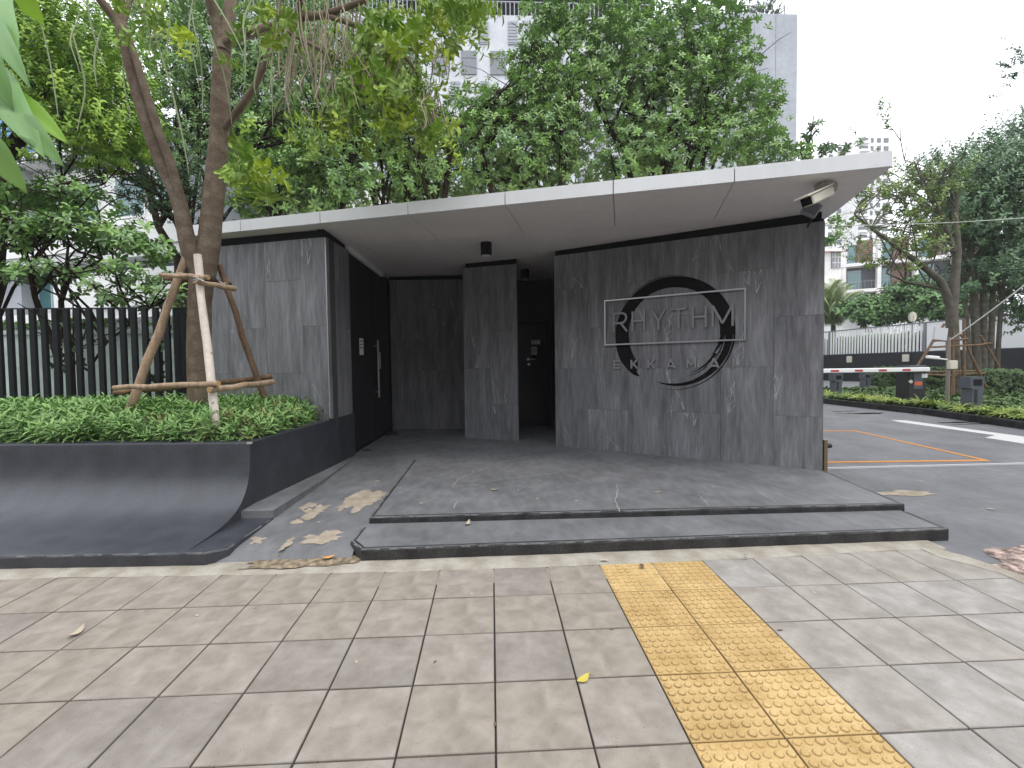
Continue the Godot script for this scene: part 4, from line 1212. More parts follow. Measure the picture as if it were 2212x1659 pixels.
func build_fittings():
	# downlights
	var spots := [on_h(1050, 523, 3.468), on_h(1126, 574, 3.50)]
	for i in 2:
		var p: Vector3 = spots[i]
		if i == 1: p = Vector3(0.68, 3.51, -9.0)
		var t := thing("ceiling_light", p, ["black cylinder ceiling light on the white soffit before the pillar", "black cylinder ceiling light tucked behind the pillar in the passage"][i], "light", "cylinder ceiling lights")
		var b := MB.new()
		b.tube([p + Vector3(0, 0.005, 0), p + Vector3(0, -0.20, 0)], [0.082, 0.082], 24)
		obj(b, "housing", M.band, t)
		b = MB.new()
		b.tube([p + Vector3(0, -0.195, 0), p + Vector3(0, -0.206, 0)], [0.074, 0.072], 24)
		obj(b, "diffuser", M.lens, t)
	# security camera under the canopy corner
	var m := on_h(1784, 397, 3.485)
	var t := thing("security_camera", m, "weathered white box security camera hanging under the canopy corner", "camera")
	var b := MB.new()
	b.cbox(m + Vector3(0, -0.04, 0), Vector3(0.17, 0.09, 0.15), 0.01, Basis(Vector3.UP, 0.4))
	b.tube([m + Vector3(0, -0.08, 0), m + Vector3(0, -0.15, 0)], [0.045, 0.035], 10)
	obj(b, "mount", M.ivory_dull, t)
	var hb := Basis(Vector3.UP, 0.30) * Basis(Vector3.BACK, 0.42)
	var hc := m + Vector3(-0.16, -0.17, 0.10)
	b = MB.new()
	b.cbox(hc, Vector3(0.34, 0.10, 0.13), 0.012, hb)
	b.box(hc + hb * Vector3(-0.03, 0.058, 0), Vector3(0.40, 0.012, 0.16), hb)
	obj(b, "housing", M.ivory, t)
	b = MB.new()
	b.box(hc + hb * Vector3(-0.172, 0, 0), Vector3(0.01, 0.08, 0.11), hb)
	obj(b, "lens_window", M.dark_glass, t)
	# floodlight below it
	var f := at(1752, 452, -5.15)
	t = thing("floodlight", f, "small grey floodlight tilted outwards at the end of the sign wall", "floodlight")
	var fb := Basis(Vector3.UP, -0.5) * Basis(Vector3.BACK, -0.55)
	b = MB.new(); b.cbox(f, Vector3(0.17, 0.16, 0.07), 0.012, fb)
	obj(b, "housing", M.grey_metal, t)
	b = MB.new(); b.box(f + fb * Vector3(0, 0, 0.036), Vector3(0.14, 0.12, 0.006), fb)
	obj(b, "glass", M.window, t)
	b = MB.new(); b.tube([f + Vector3(0.05, -0.06, -0.04), f + Vector3(0.10, -0.14, -0.20)], [0.014, 0.014], 6)
	obj(b, "bracket", M.black, t)
	# notices
	var T := wall_frame(Vector2(-2.135, -7.05), Vector2(-2.07, -9.62))
	notice(T, Vector2(0.58, 1.98), Vector2(0.21, 0.27), 0.012, "white paper notice taped to the black ribbed door", 3)
	var Tz := Transform3D(Basis(), Vector3(0, 0, -9.69))
	var n1 := at(1157, 739, -9.69); var n2 := at(1153.5, 758, -9.69)
	notice(Tz, Vector2(n1.x, n1.y), Vector2(0.19, 0.09), 0.002, "wide white sticker on the dark glazed door", 2)
	notice(Tz, Vector2(n2.x, n2.y), Vector2(0.12, 0.17), 0.002, "upright white label above the lever handle", 4)
	# gate stop and sliding gate rail
	t = thing("gate_stop", Vector3(4.13, 0.16, -5.52), "brass coloured gate stop post with black buffer at the stone wall foot", "gate stop")
	b = MB.new(); b.cbox(Vector3(4.12, 0.40, -5.52), Vector3(0.05, 0.52, 0.06), 0.005)
	b.box(Vector3(4.13, 0.163, -5.52), Vector3(0.14, 0.02, 0.14))
	obj(b, "post", M.brass, t)
	b = MB.new(); b.tube([Vector3(4.14, 0.58, -5.52), Vector3(4.20, 0.58, -5.52)], [0.032, 0.028], 10)
	obj(b, "buffer", M.black, t)
	b = MB.new()
	b.box(Vector3(7.3, gnd_h(-6.0) + 0.004, -6.0), Vector3(6.4, 0.024, 0.022))
	tag(obj(b, "gate_rail", M.white_grey), "thin steel sliding gate rail set across the asphalt drive", "rail")
	# floor drain
	b = MB.new()
	var dp := Vector3(-2.0, floor_h(-7.4) + 0.002, -7.4)
	b.tube([dp + Vector3(0, -0.01, 0), dp + Vector3(0, 0.003, 0)], [0.075, 0.07], 20)
	tag(obj(b, "floor_drain", M.black), "round black floor drain beside the ribbed door", "drain")
	# door stop shoe by the door foot
	b = MB.new()
	b.cbox(Vector3(-1.93, floor_h(-8.9) + 0.02, -8.9), Vector3(0.22, 0.05, 0.34), 0.012, Basis(Vector3.UP, 0.3))
	b.cbox(Vector3(-1.96, floor_h(-8.9) + 0.06, -8.95), Vector3(0.09, 0.06, 0.16), 0.012, Basis(Vector3.UP, 0.3))
	tag(obj(b, "door_stop", M.black), "black rubber door stop lying at the foot of the ribbed door", "door stop")

func notice(T: Transform3D, c: Vector2, s: Vector2, z: float, label: String, lines: int):
	var root := Node3D.new()
	root.name = numbered("paper_notice"); add_child(root)
	root.global_transform = T.translated_local(Vector3(c.x, c.y, z))
	tag(root, label, "notice")
	var b := MB.new()
	b.plate(PackedVector2Array([c - s / 2, c + Vector2(s.x, -s.y) / 2, c + s / 2, c + Vector2(-s.x, s.y) / 2]), z, z + 0.002)
	obj(b, "sheet", M.paper, root, T)
	b = MB.new()
	for k in lines:
		var y := c.y + s.y * (0.30 - 0.6 * k / lines)
		b.plate(PackedVector2Array([Vector2(c.x - s.x * 0.35, y), Vector2(c.x + s.x * (0.35 - 0.1 * (k % 2)), y), Vector2(c.x + s.x * (0.35 - 0.1 * (k % 2)), y + s.y * 0.06), Vector2(c.x - s.x * 0.35, y + s.y * 0.06)]), z + 0.002, z + 0.003)
	obj(b, "print", M.ink, root, T)

# ------------------------------------------------------------------ planting, left
func px_path(pts: Array) -> Array:   # [x, y, z] picture points to space
	var o := []
	for q in pts: o.append(at(q[0], q[1], q[2]))
	return o

func smooth(path: Array, n := 3) -> Array:
	var o := []
	for i in path.size() - 1:
		var a: Vector3 = path[maxi(i - 1, 0)]; var b: Vector3 = path[i]; var c: Vector3 = path[i + 1]; var d: Vector3 = path[mini(i + 2, path.size() - 1)]
		for k in n: o.append(b.cubic_interpolate(c, a, d, float(k) / n))
	o.append(path[-1])
	return o

func smooth_r(r: Array, n := 3) -> Array:
	var o := []
	for i in r.size() - 1:
		for k in n: o.append(lerpf(r[i], r[i + 1], float(k) / n))
	o.append(r[-1])
	return o

func add_stem(root: Node, pts: Array, rad: Array, m: Material, called: String, sd: int, sides := 12):
	var b := MB.new()
	b.tube(smooth(px_path(pts)), smooth_r(rad), sides, 0.05, sd)
	return obj(b, called, m, root)

func build_front_tree():
	var Z := -5.6
	var root := thing("forked_tree", at(434, 905, Z), "forked brown-barked street tree in the planter hung with long pods", "tree")
	add_stem(root, [[436, 915, Z], [434, 860, Z], [431, 780, Z], [431, 700, Z], [433, 630, Z], [440, 585, Z], [446, 560, Z]], [0.155, 0.140, 0.128, 0.122, 0.126, 0.135, 0.12], M.bark, "trunk", 1)
	add_stem(root, [[432, 610, Z], [446, 560, Z], [454, 500, Z], [465, 388, Z], [474, 286, Z], [478, 168, Z], [482, 96, Z - 0.05]], [0.10, 0.118, 0.118, 0.108, 0.100, 0.092, 0.088], M.bark, "limb", 2)
	add_stem(root, [[434, 610, Z], [418, 570, Z + 0.05], [404, 520, Z + 0.1], [385, 430, Z + 0.12], [345, 337, Z + 0.15], [315, 253, Z + 0.2], [294, 185, Z + 0.2], [274, 101, Z + 0.25], [258, 48, Z + 0.25]], [0.08, 0.092, 0.088, 0.08, 0.078, 0.072, 0.068, 0.064, 0.06], M.bark, "limb", 3)
	add_stem(root, [[394, 455, Z + 0.10], [386, 418, Z + 0.16], [368, 350, Z + 0.21], [342, 280, Z + 0.26], [318, 205, Z + 0.28], [297, 140, Z + 0.28], [272, 60, Z + 0.3]], [0.03, 0.052, 0.046, 0.042, 0.038, 0.034, 0.03], M.bark, "limb", 4)
	for q in [[[[262, 60, Z + 0.25], [240, 30, Z + 0.3], [205, -15, Z + 0.4], [150, -90, Z + 0.5]], [0.05, 0.045, 0.04, 0.03]],
		[[[258, 58, Z + 0.25], [258, 20, Z + 0.2], [262, -40, Z + 0.1], [280, -120, Z]], [0.052, 0.05, 0.045, 0.03]],
		[[[265, 60, Z + 0.25], [272, 30, Z + 0.2], [285, -10, Z + 0.1], [330, -90, Z]], [0.03, 0.03, 0.026, 0.02]],
		[[[482, 110, Z], [468, 50, Z], [452, -10, Z + 0.1], [430, -100, Z + 0.2]], [0.07, 0.062, 0.055, 0.045]],
		[[[482, 110, Z], [493, 40, Z - 0.05], [502, -20, Z - 0.1], [520, -120, Z - 0.2]], [0.075, 0.07, 0.062, 0.05]],
		[[[486, 96, Z], [520, 76, Z + 0.1], [590, 58, Z + 0.25], [640, 38, Z + 0.35], [700, 32, Z + 0.45], [790, 0, Z + 0.6]], [0.06, 0.055, 0.05, 0.045, 0.038, 0.025]],
		[[[480, 285, Z], [500, 258, Z + 0.08], [546, 195, Z + 0.2], [580, 118, Z + 0.3], [600, 45, Z + 0.3], [606, -60, Z + 0.3]], [0.045, 0.042, 0.036, 0.03, 0.026, 0.02]],
		[[[600, 60, Z + 0.3], [680, 100, Z + 0.5], [760, 150, Z + 0.6], [830, 190, Z + 0.65], [900, 250, Z + 0.7]], [0.022, 0.02, 0.016, 0.012, 0.006]],
		[[[700, 32, Z + 0.45], [780, 60, Z + 0.55], [860, 110, Z + 0.6], [910, 170, Z + 0.6]], [0.03, 0.024, 0.016, 0.007]],
		[[[640, 38, Z + 0.35], [660, -20, Z + 0.5], [720, -80, Z + 0.6]], [0.03, 0.025, 0.02]]]:
		add_stem(root, q[0], q[1], M.bark, "limb", int(q[0][0][0]), 8)
	# knot where a limb was cut
	var kb := MB.new(); var kp := at(450, 607, Z + 0.15)
	kb.tube([kp + Vector3(0, 0, -0.08), kp, kp + Vector3(0, 0, 0.03)], [0.06, 0.055, 0.035], 10, 0.15, 7)
	obj(kb, "knot", M.dark_bark, root)
	# long hanging seed pods, four shapes
	var g := RandomNumberGenerator.new(); g.seed = 31
	var shapes := []
	for k in 5:
		var b := MB.new()
		var p := []
		var a := g.randf_range(0.02, 0.07); var ph := g.randf() * TAU; var w := g.randf_range(3.0, 7.0)
		for i in 9:
			var f := i / 8.0
			p.append(Vector3(sin(f * w + ph) * a - sin(ph) * a, -f, cos(f * w * 0.8 + ph) * a - cos(ph) * a))
		b.tube(p, [0.004, 0.007, 0.009, 0.009, 0.009, 0.009, 0.008, 0.006, 0.003], 5)
		shapes.append(b.mesh())
	for k in 170:
		var q := Vector2.ZERO; var ln := 0.5; var dz := 0.0
		var which := k % 9
		if which < 5: q = Vector2(g.randf_range(610, 790), g.randf_range(-40, 150)); ln = g.randf_range(0.35, 0.85)
		elif which < 7: q = Vector2(g.randf_range(760, 960), g.randf_range(40, 170)); ln = g.randf_range(0.2, 0.6)
		elif which < 8: q = Vector2(g.randf_range(915, 945), g.randf_range(185, 210)); ln = g.randf_range(0.4, 0.62)
		else: q = Vector2(g.randf_range(60, 620), g.randf_range(-60, 60)); ln = g.randf_range(0.6, 1.5)
		dz = g.randf_range(0.2, 0.8)
		var xf := Transform3D(Basis.from_euler(Vector3(g.randfn() * 0.12, g.randf() * TAU, g.randfn() * 0.16)).scaled_local(Vector3(g.randf_range(0.6, 1.1), ln, 0.8)), at(q.x, q.y, Z + dz))
		inst(shapes[k % 5], "seed_pod", M.pod if which < 8 else M.pod_green, root, xf)
	# sparse yellow-green sprays
	var sp := spray(16, 0.34, 0.105, 0.045, 8)
	var xf := []; var cols := []
	for bl in [[640, 60, 60, 50, 8], [850, 60, 90, 70, 44], [970, 20, 60, 60, 42], [820, 150, 50, 60, 30], [870, 230, 60, 60, 40], [930, 270, 30, 30, 12], [545, 370, 30, 35, 16], [760, 260, 70, 60, 18], [560, 40, 80, 60, 8], [330, 30, 90, 60, 12], [520, 330, 20, 60, 6], [1010, 10, 25, 40, 20]]:
		for k in bl[4]:
			var p := at(bl[0] + g.randfn() * bl[2] * 0.5, bl[1] + g.randfn() * bl[3] * 0.5, Z + g.randf_range(0.1, 0.9))
			var up := Vector3(g.randfn() * 0.7, g.randf_range(-0.9, 0.35), g.randfn() * 0.7).normalized()
			xf.append(Transform3D(basis_to(up, g.randf() * TAU, g.randf_range(0.7, 1.25)), p))
			var c := Color(0.13, 0.22, 0.03).lerp(Color(0.30, 0.38, 0.03), pow(g.randf(), 2.0)) * g.randf_range(0.7, 1.2); c.a = 1
			cols.append(c)
	var cr := multi(sp, xf, cols, "crown", M.near_leaf, root)
	cr.set_meta("kind", "stuff")
	# staking frame
	var fr := thing("tree_stake_frame", at(432, 900, -5.55), "tripod of rough wooden stakes tied round the forked tree", "tree stake")
	stake(fr, at(402, 556, -5.50), at(279, 890, -5.32), 0.043, M.pole, 1)
	stake(fr, at(473, 572, -5.72), at(578, 878, -5.98), 0.036, M.pole_brown, 2)
	var b := MB.new()
	b.tube(smooth([at(427, 551, -5.32), at(432, 600, -5.28), at(434, 640, -5.22), at(448, 745, -5.08), at(459, 850, -4.93), at(468, 925, -4.86)]), smooth_r([0.040, 0.040, 0.038, 0.042, 0.042, 0.040]), 12, 0.05, 3)
	obj(b, "stake", M.pale_pole, fr)
	stake(fr, at(347, 594, -5.36), at(450, 599, -5.16), 0.026, M.pole, 4, "cross_bar")
	stake(fr, at(424, 609, -5.16), at(508, 624, -5.58), 0.028, M.pole, 5, "cross_bar")
	stake(fr, at(352, 601, -5.52), at(500, 611, -5.86), 0.026, M.pole_brown, 6, "cross_bar")
	stake(fr, at(247, 838, -5.24), at(472, 829, -4.87), 0.030, M.pole, 7, "cross_bar")
	stake(fr, at(246, 849, -5.42), at(588, 813, -6.05), 0.032, M.pole_brown, 8, "cross_bar")
	stake(fr, at(452, 842, -4.84), at(589, 825, -5.90), 0.034, M.pole, 9, "cross_bar")
	b = MB.new()
	for q in [[400, 597, -5.42], [433, 606, -5.2], [482, 615, -5.68]]:
		var c := at(q[0], q[1], q[2])
		for k in 3:
			b.tube([c + Vector3(-0.05, -0.03 + 0.03 * k, 0.045), c + Vector3(0, -0.01 + 0.02 * k, 0.06), c + Vector3(0.05, 0.02 - 0.02 * k, 0.04)], [0.004, 0.004, 0.004], 4)
	obj(b, "tie", M.rope, fr)

func stake(root: Node, a: Vector3, c: Vector3, r: float, m: Material, sd: int, called := "stake"):
	var g := RandomNumberGenerator.new(); g.seed = sd * 7 + 3
	var p := []; var rr := []
	for i in 7:
		var f := i / 6.0
		p.append(a.lerp(c, f) + (Vector3(g.randfn(), g.randfn(), g.randfn()) * 0.006 if i > 0 and i < 6 else Vector3.ZERO))
		rr.append(r * lerpf(0.92, 1.08, f) * g.randf_range(0.95, 1.05))
	var b := MB.new(); b.tube(p, rr, 10, 0.05, sd)
	var o := obj(b, called, m, root)
	# sawn pale ends
	b = MB.new()
	var d := (c - a).normalized()
	b.tube([a - d * 0.001, a - d * 0.003], [r * 0.85, r * 0.8], 10)
	b.tube([c + d * 0.001, c + d * 0.003], [r * 0.98, r * 0.95], 10)
	obj(b, "sawn_end", M.sawn, o)

func build_shrubs():
	var g := RandomNumberGenerator.new(); g.seed = 91
	var b := MB.new()
	for k in 13:
		var y := 0.02 + 0.15 * k / 13.0
		var a := k * 2.4 + g.randf_range(-0.3, 0.3)
		var tl := 0.25 + 0.6 * k / 13.0 + g.randf_range(-0.15, 0.15)
		add_leaf(b, Vector3(0, y, 0), Vector3(cos(a) * cos(tl), sin(tl), sin(a) * cos(tl)), Vector3.UP, g.randf_range(0.075, 0.11), g.randf_range(0.014, 0.019), g.randf_range(0.4, 1.2), 0.45)
	b.tube([Vector3(0, -0.16, 0), Vector3(0.004, 0.0, 0), Vector3(0, 0.17, 0)], [0.003, 0.003, 0.002], 4)
	var sprig := b.mesh()
	var nz := FastNoiseLite.new(); nz.seed = 12; nz.frequency = 0.9
	var xf := []; var cols := []
	var tries := 0
	while xf.size() < 5400 and tries < 34000:
		tries += 1
		var x := g.randf_range(-8.6, -2.34)
		var z := g.randf_range(-6.95, -4.78)
		var front := -4.80 + (x + 2.5) * 0.079
		if z > front: continue
		var side := -2.55 + 0.20 * ((-z - 4.8) / 1.5)
		if x > side + 0.05: continue
		var backw := -6.32 + (x + 2.2) * 0.288
		if x > -4.3 and z < backw: continue
		if x < -4.3 and z < -6.78: continue
		var edge := minf(front - z, (side - x) * 1.2)
		var h := 1.00 + 0.10 * clampf(edge / 0.5, 0, 1) + 0.05 * nz.get_noise_2d(x * 2.0, z * 2.0)
		if edge < 0.14 and g.randf() < 0.6: h = g.randf_range(0.86, 1.0)
		var lean := Vector3(g.randfn() * 0.28, 1, g.randfn() * 0.28)
		if edge < 0.2: lean += Vector3(0.1, 0, 0.35)
		xf.append(Transform3D(basis_to(lean.normalized(), g.randf() * TAU, g.randf_range(0.85, 1.3)), Vector3(x, h - 0.08 + g.randf_range(-0.06, 0.05), z)))
		var c := Color(0.095, 0.185, 0.05).lerp(Color(0.165, 0.28, 0.09), g.randf()) * g.randf_range(0.8, 1.2)
		if edge < 0.25 and x > -3.6 and g.randf() < 0.2: c = Color(0.15, 0.16, 0.055)
		c.a = 1
		cols.append(c)
	var o := multi(sprig, xf, cols, "planter_shrubs", M.leaf_matte)
	tag(o, "dense low green shrubs with narrow leaves filling the black planter", "shrubs", "", "stuff")
	# bare stems showing at the planter corner
	b = MB.new()
	for k in 90:
		var p := Vector3(g.randf_range(-3.3, -2.55), 0.86, 0)
		p.z = -4.83 + (p.x + 2.5) * 0.079 - g.randf_range(0, 0.12)
		b.tube([p, p + Vector3(g.randfn() * 0.03, 0.08, 0.02), p + Vector3(g.randfn() * 0.06, g.randf_range(0.12, 0.2), 0.05)], [0.003, 0.003, 0.002], 4)
	var stems := obj(b, "bare_stems", M.dry_leaf)
	tag(stems, "dry straw-coloured stems at the foot of the planter shrubs", "stems", "", "stuff")

func build_left_fence():
	var root := thing("slat_fence", Vector3(-6.2, 0.86, -6.8), "black vertical slat fence standing behind the planter shrubs", "fence")
	var m := MB.new(); m.cbox(Vector3(0, 0.85, 0), Vector3(0.072, 1.66, 0.05), 0.004)
	var mesh := m.mesh()
	var k := 0
	var x := -4.62
	while x > -10.5:
		inst(mesh, "slat", M.fence, root, Transform3D(Basis(Vector3.UP, 0.02 * sin(k * 2.1)), Vector3(x, 0.84, -6.83 + (x + 4.6) * -0.02)))
		x -= 0.150; k += 1
	for q in [[-4.42, -6.86], [-4.33, -6.9], [-4.50, -6.84], [-4.27, -6.95]]:
		inst(mesh, "slat", M.fence, root, Transform3D(Basis(Vector3.UP, 0.8), Vector3(q[0], 0.84, q[1])))
	for y in [2.525, 0.98]:
		m = MB.new(); m.box(Vector3(-7.5, y, -6.795), Vector3(6.2, 0.014 if y > 2 else 0.05, 0.05), Basis(Vector3.UP, 0.02))
		obj(m, "rail", M.fence, root)

func build_left_background():
	# pale green garden wall with a hedge top
	var b := MB.new()
	var wz := -9.2
	var root := thing("garden_wall", Vector3(-9, 0.3, wz), "pale green rendered garden wall behind the black slat fence", "wall")
	b.box(Vector3(-10.0, 1.2, wz), Vector3(11.4, 2.3, 0.16)); obj(b, "wall", M.green_wall, root)
	b = MB.new(); b.box(Vector3(-10.0, 2.39, wz), Vector3(11.5, 0.08, 0.24)); obj(b, "coping", M.green_wall, root)
	for x in [-12.5, -10.2, -7.9, -5.6]:
		b = MB.new(); b.box(Vector3(x, 1.2, wz + 0.10), Vector3(0.22, 2.3, 0.06)); obj(b, "pier", M.white_wall, root)
	var g := RandomNumberGenerator.new(); g.seed = 17
	var xf := []; var cols := []
	for k in 420:
		xf.append(Transform3D(basis_to(Vector3(g.randfn() * 0.5, 1, g.randfn() * 0.5).normalized(), g.randf() * TAU, g.randf_range(0.4, 0.7)), Vector3(g.randf_range(-15, -4.6), 2.5 + g.randf_range(-0.05, 0.14), wz - 0.2 + g.randfn() * 0.12)))
		var c := Color(0.10, 0.19, 0.03) * g.randf_range(0.7, 1.3); c.a = 1; cols.append(c)
	tag(multi(M.rosette_small, xf, cols, "hedge_top", M.leaf_matte), "strip of clipped bright green hedge along the garden wall top", "hedge", "", "stuff")
	# white townhouse
	var H := thing("townhouse", Vector3(-13, 0.4, -16), "white townhouse with teal windows and stepped balconies behind the fence", "house")
	var T := Transform3D(Basis(Vector3.UP, -0.30), Vector3(-13.5, 0, -16.5))
	b = MB.new(); b.box(Vector3(0, 4.6, -3), Vector3(17, 9.0, 6)); obj(b, "wall", M.white_wall, H, T)
	for q in [[0.0, 3.45, 0.9, 17.2, 0.28], [-1.5, 5.35, 0.8, 13.0, 0.30], [-2.0, 6.35, 0.5, 11.0, 0.25], [0.0, 8.9, 0.6, 17.6, 0.3]]:
		b = MB.new(); b.box(Vector3(q[0], q[1], q[2] * 0.5), Vector3(q[3], q[4], q[2])); obj(b, "slab", M.white_wall, H, T)
	for q in [[-1.5, 5.85, 0.82, 13.0, 0.7], [2.2, 4.2, 0.95, 5.0, 1.1]]:
		b = MB.new(); b.box(Vector3(q[0], q[1], q[2]), Vector3(q[3], q[4], 0.12)); obj(b, "parapet", M.white_wall, H, T)
	for x in [5.1, 6.4, -3.2]:
		b = MB.new(); b.box(Vector3(x, 4.6, 0.25), Vector3(1.0, 8.4, 0.5)); obj(b, "pier", M.concrete, H, T)
	for y in [2.35, 4.5, 7.4]:
		for x in [-7.4, -5.6, -2.0, -0.2, 1.8, 3.6]:
			b = MB.new(); b.box(Vector3(x, y, 0.02), Vector3(1.25, 1.35, 0.08))
			var wn := obj(b, "window", M.white_paint, H, T)
			b = MB.new()
			for s in [-0.3, 0.3]: b.box(Vector3(x + s, y, 0.065), Vector3(0.55, 1.23, 0.02))
			obj(b, "pane", M.teal_glass, wn, T)
	# blue panel of a building showing high up between the leaves
	var B := thing("blue_building", at(60, 60, -34), "strip of blue facade glimpsed between leaves above the townhouse", "building")
	b = MB.new()
	var p := at(70, 60, -34)
	b.box(Vector3(p.x - 2.0, 13, -36), Vector3(9, 26, 4)); obj(b, "wall", M.white_wall, B)
	for k in 4:
		b = MB.new(); b.box(Vector3(p.x - 4.5 + 2.2 * k, 20, -33.95), Vector3(1.6, 11, 0.1)); obj(b, "panel", M.blue_panel, B)

func build_trees_behind():
	var ca := Color(0.120, 0.195, 0.080); var cb := Color(0.22, 0.35, 0.085)
	var n := 0
	# [x, y, z] of crown blobs in the picture with radii in metres
	var list := [
		["broad-crowned green tree with leaf rosettes rising tallest over the canopy roof", 1430, -12.2, [[1400, 220, 2.5, 2.0, 1700], [1490, 80, 1.8, 1.7, 1150], [1570, 260, 1.5, 1.5, 760], [1300, 90, 1.8, 1.7, 1000], [1400, 340, 2.9, 0.9, 1000], [1650, 240, 0.75, 0.9, 190], [1650, 330, 0.9, 0.5, 190], [1190, 40, 1.0, 1.0, 300], [1590, 120, 0.8, 1.0, 260]]],
		["mid-sized rosette-leaved tree beside the tallest one over the roof", 1130, -11.8, [[1130, 300, 1.9, 1.2, 1100], [1150, 130, 0.8, 0.7, 260], [1050, 240, 1.2, 0.7, 420], [1200, 210, 1.1, 1.0, 480], [1090, 380, 2.0, 0.7, 640]]],
		["dark rosette-leaved tree over the canopy between the hanging pods", 880, -11.5, [[880, 320, 1.9, 1.1, 980], [840, 170, 1.1, 0.9, 420], [800, 270, 1.4, 0.9, 600], [900, 400, 1.9, 0.6, 600]]],
		["low leafy tree just behind the canopy beside the forked trunk", 660, -10.9, [[680, 380, 1.5, 0.9, 780], [600, 330, 1.2, 1.1, 620], [720, 300, 1.3, 1.2, 620], [560, 420, 0.9, 0.6, 330]]],
		["tall fine-leaved tree whose crown fills the gap between the two forks", 400, -12.5, [[420, 170, 2.2, 2.2, 760], [560, 130, 2.2, 1.9, 860], [690, 150, 2.0, 1.8, 700], [330, 60, 1.8, 1.8, 520], [400, 320, 0.9, 0.9, 160], [530, 280, 1.5, 1.5, 480]]]]
	for q in list:
		n += 1
		var z: float = q[2]
		var blobs := []
		var g := RandomNumberGenerator.new(); g.seed = n
		for w in q[3]: blobs.append([at(w[0], w[1], z + g.randf_range(-0.5, 0.6)), Vector3(w[2], w[3], w[2] * 0.55), w[4] * 1.0])
		var base := at(q[1], 800, z); base.y = gnd_h(z)
		var mid := at(q[1] + 10, 520, z); var top := at(q[1] - 5, 330, z)
		var stems := [[[base, base.lerp(mid, 0.5), mid, mid.lerp(top, 0.6), top], [0.16, 0.14, 0.12, 0.09, 0.06]],
			[[base + Vector3(0.2, 0, 0), mid + Vector3(0.25, -0.6, 0), mid + Vector3(0.7, 0.2, 0.1), top + Vector3(1.1, -0.1, 0.2), top + Vector3(1.5, 0.5, 0.2)], [0.12, 0.10, 0.085, 0.06, 0.035]],
			[[base + Vector3(-0.2, 0, 0), mid + Vector3(-0.3, -0.5, 0), mid + Vector3(-0.7, 0.3, 0.1), top + Vector3(-1.0, 0, 0.2), top + Vector3(-1.4, 0.5, 0.1)], [0.12, 0.10, 0.085, 0.06, 0.035]]]
		if n == 5: tree("fine_leaved_tree", q[0], "tree", "trees behind the gatehouse", base, stems, blobs, M.spray_small, M.leaf_matte, M.dark_bark, 0.9, 1.5, Color(0.115, 0.195, 0.08), Color(0.19, 0.31, 0.09), 40 + n, 24, 0.28, 0, 0.05)
		else: tree("rosette_tree", q[0], "tree", "trees behind the gatehouse", base, stems, blobs, M.rosette, M.leaf, M.dark_bark, 0.42, 0.88, ca, cb, 40 + n, 34, 0.25, 40, 0.04)
	# bright tree top left, behind the forked tree
	var blobs := []
	for w in [[150, 130, 1.1, 0.9, 520], [70, 210, 1.2, 1.0, 520], [190, 240, 0.95, 0.8, 480], [60, 60, 1.2, 0.9, 420], [240, 300, 0.5, 0.45, 150]]: blobs.append([at(w[0], w[1], -8.2), Vector3(w[2], w[3], w[2]), w[4]])
	var base := at(-30, 800, -8.4); base.y = gnd_h(-8.4)
	tree("bright_leaved_tree", "bright yellow-green small-leaved tree high over the slat fence", "tree", "", base, [[[base, base + Vector3(0.1, 2.0, 0), at(20, 330, -8.3), at(90, 200, -8.2)], [0.11, 0.1, 0.08, 0.04]]], blobs, M.spray_small, M.near_leaf, M.dark_bark, 0.7, 1.15, Color(0.12, 0.22, 0.03), Color(0.24, 0.36, 0.03), 71, 14, 0.0, 0, 0.03)
	# small spreading tree right behind the fence
	blobs = []
	for w in [[130, 420, 1.1, 0.25, 80], [60, 500, 1.0, 0.34, 100], [200, 500, 0.9, 0.3, 90], [290, 530, 0.55, 0.25, 46], [310, 600, 0.45, 0.2, 32], [110, 590, 1.1, 0.2, 70], [250, 640, 0.5, 0.15, 22], [370, 650, 0.25, 0.3, 18], [30, 420, 0.6, 0.2, 34]]: blobs.append([at(w[0], w[1], -7.9), Vector3(w[2], w[3], 0.8), w[4]])
	base = at(125, 850, -7.9); base.y = gnd_h(-7.9)
	var f := at(125, 760, -7.9)
	tree("spreading_tree", "small spreading tree with dark crooked stems just behind the slat fence", "tree", "", base, [
		[[base, f, at(95, 700, -7.9), at(75, 640, -7.9), at(65, 580, -7.8), at(50, 520, -7.8)], [0.06, 0.055, 0.05, 0.04, 0.03, 0.02]],
		[[base, f, at(135, 720, -7.9), at(132, 650, -7.9), at(150, 600, -7.8), at(220, 560, -7.8)], [0.06, 0.05, 0.045, 0.04, 0.03, 0.015]],
		[[f, at(190, 800, -7.9), at(230, 740, -7.9), at(280, 700, -7.9)], [0.03, 0.025, 0.02, 0.012]]], blobs, M.rosette, M.leaf, M.dark_bark, 0.5, 0.85, Color(0.085, 0.16, 0.05), Color(0.15, 0.27, 0.06), 75, 16, 0.0, 40, 0.022)
	# dark thin tree between, in front of the townhouse
	blobs = []
	for w in [[330, 360, 0.8, 0.7, 150], [390, 420, 0.6, 0.6, 130], [230, 380, 0.7, 0.35, 70], [120, 350, 1.3, 0.35, 120], [320, 450, 0.4, 0.35, 50]]: blobs.append([at(w[0], w[1], -9.6), Vector3(w[2], w[3], 0.8), w[4]])
	base = at(440, 820, -9.6); base.y = gnd_h(-9.6)
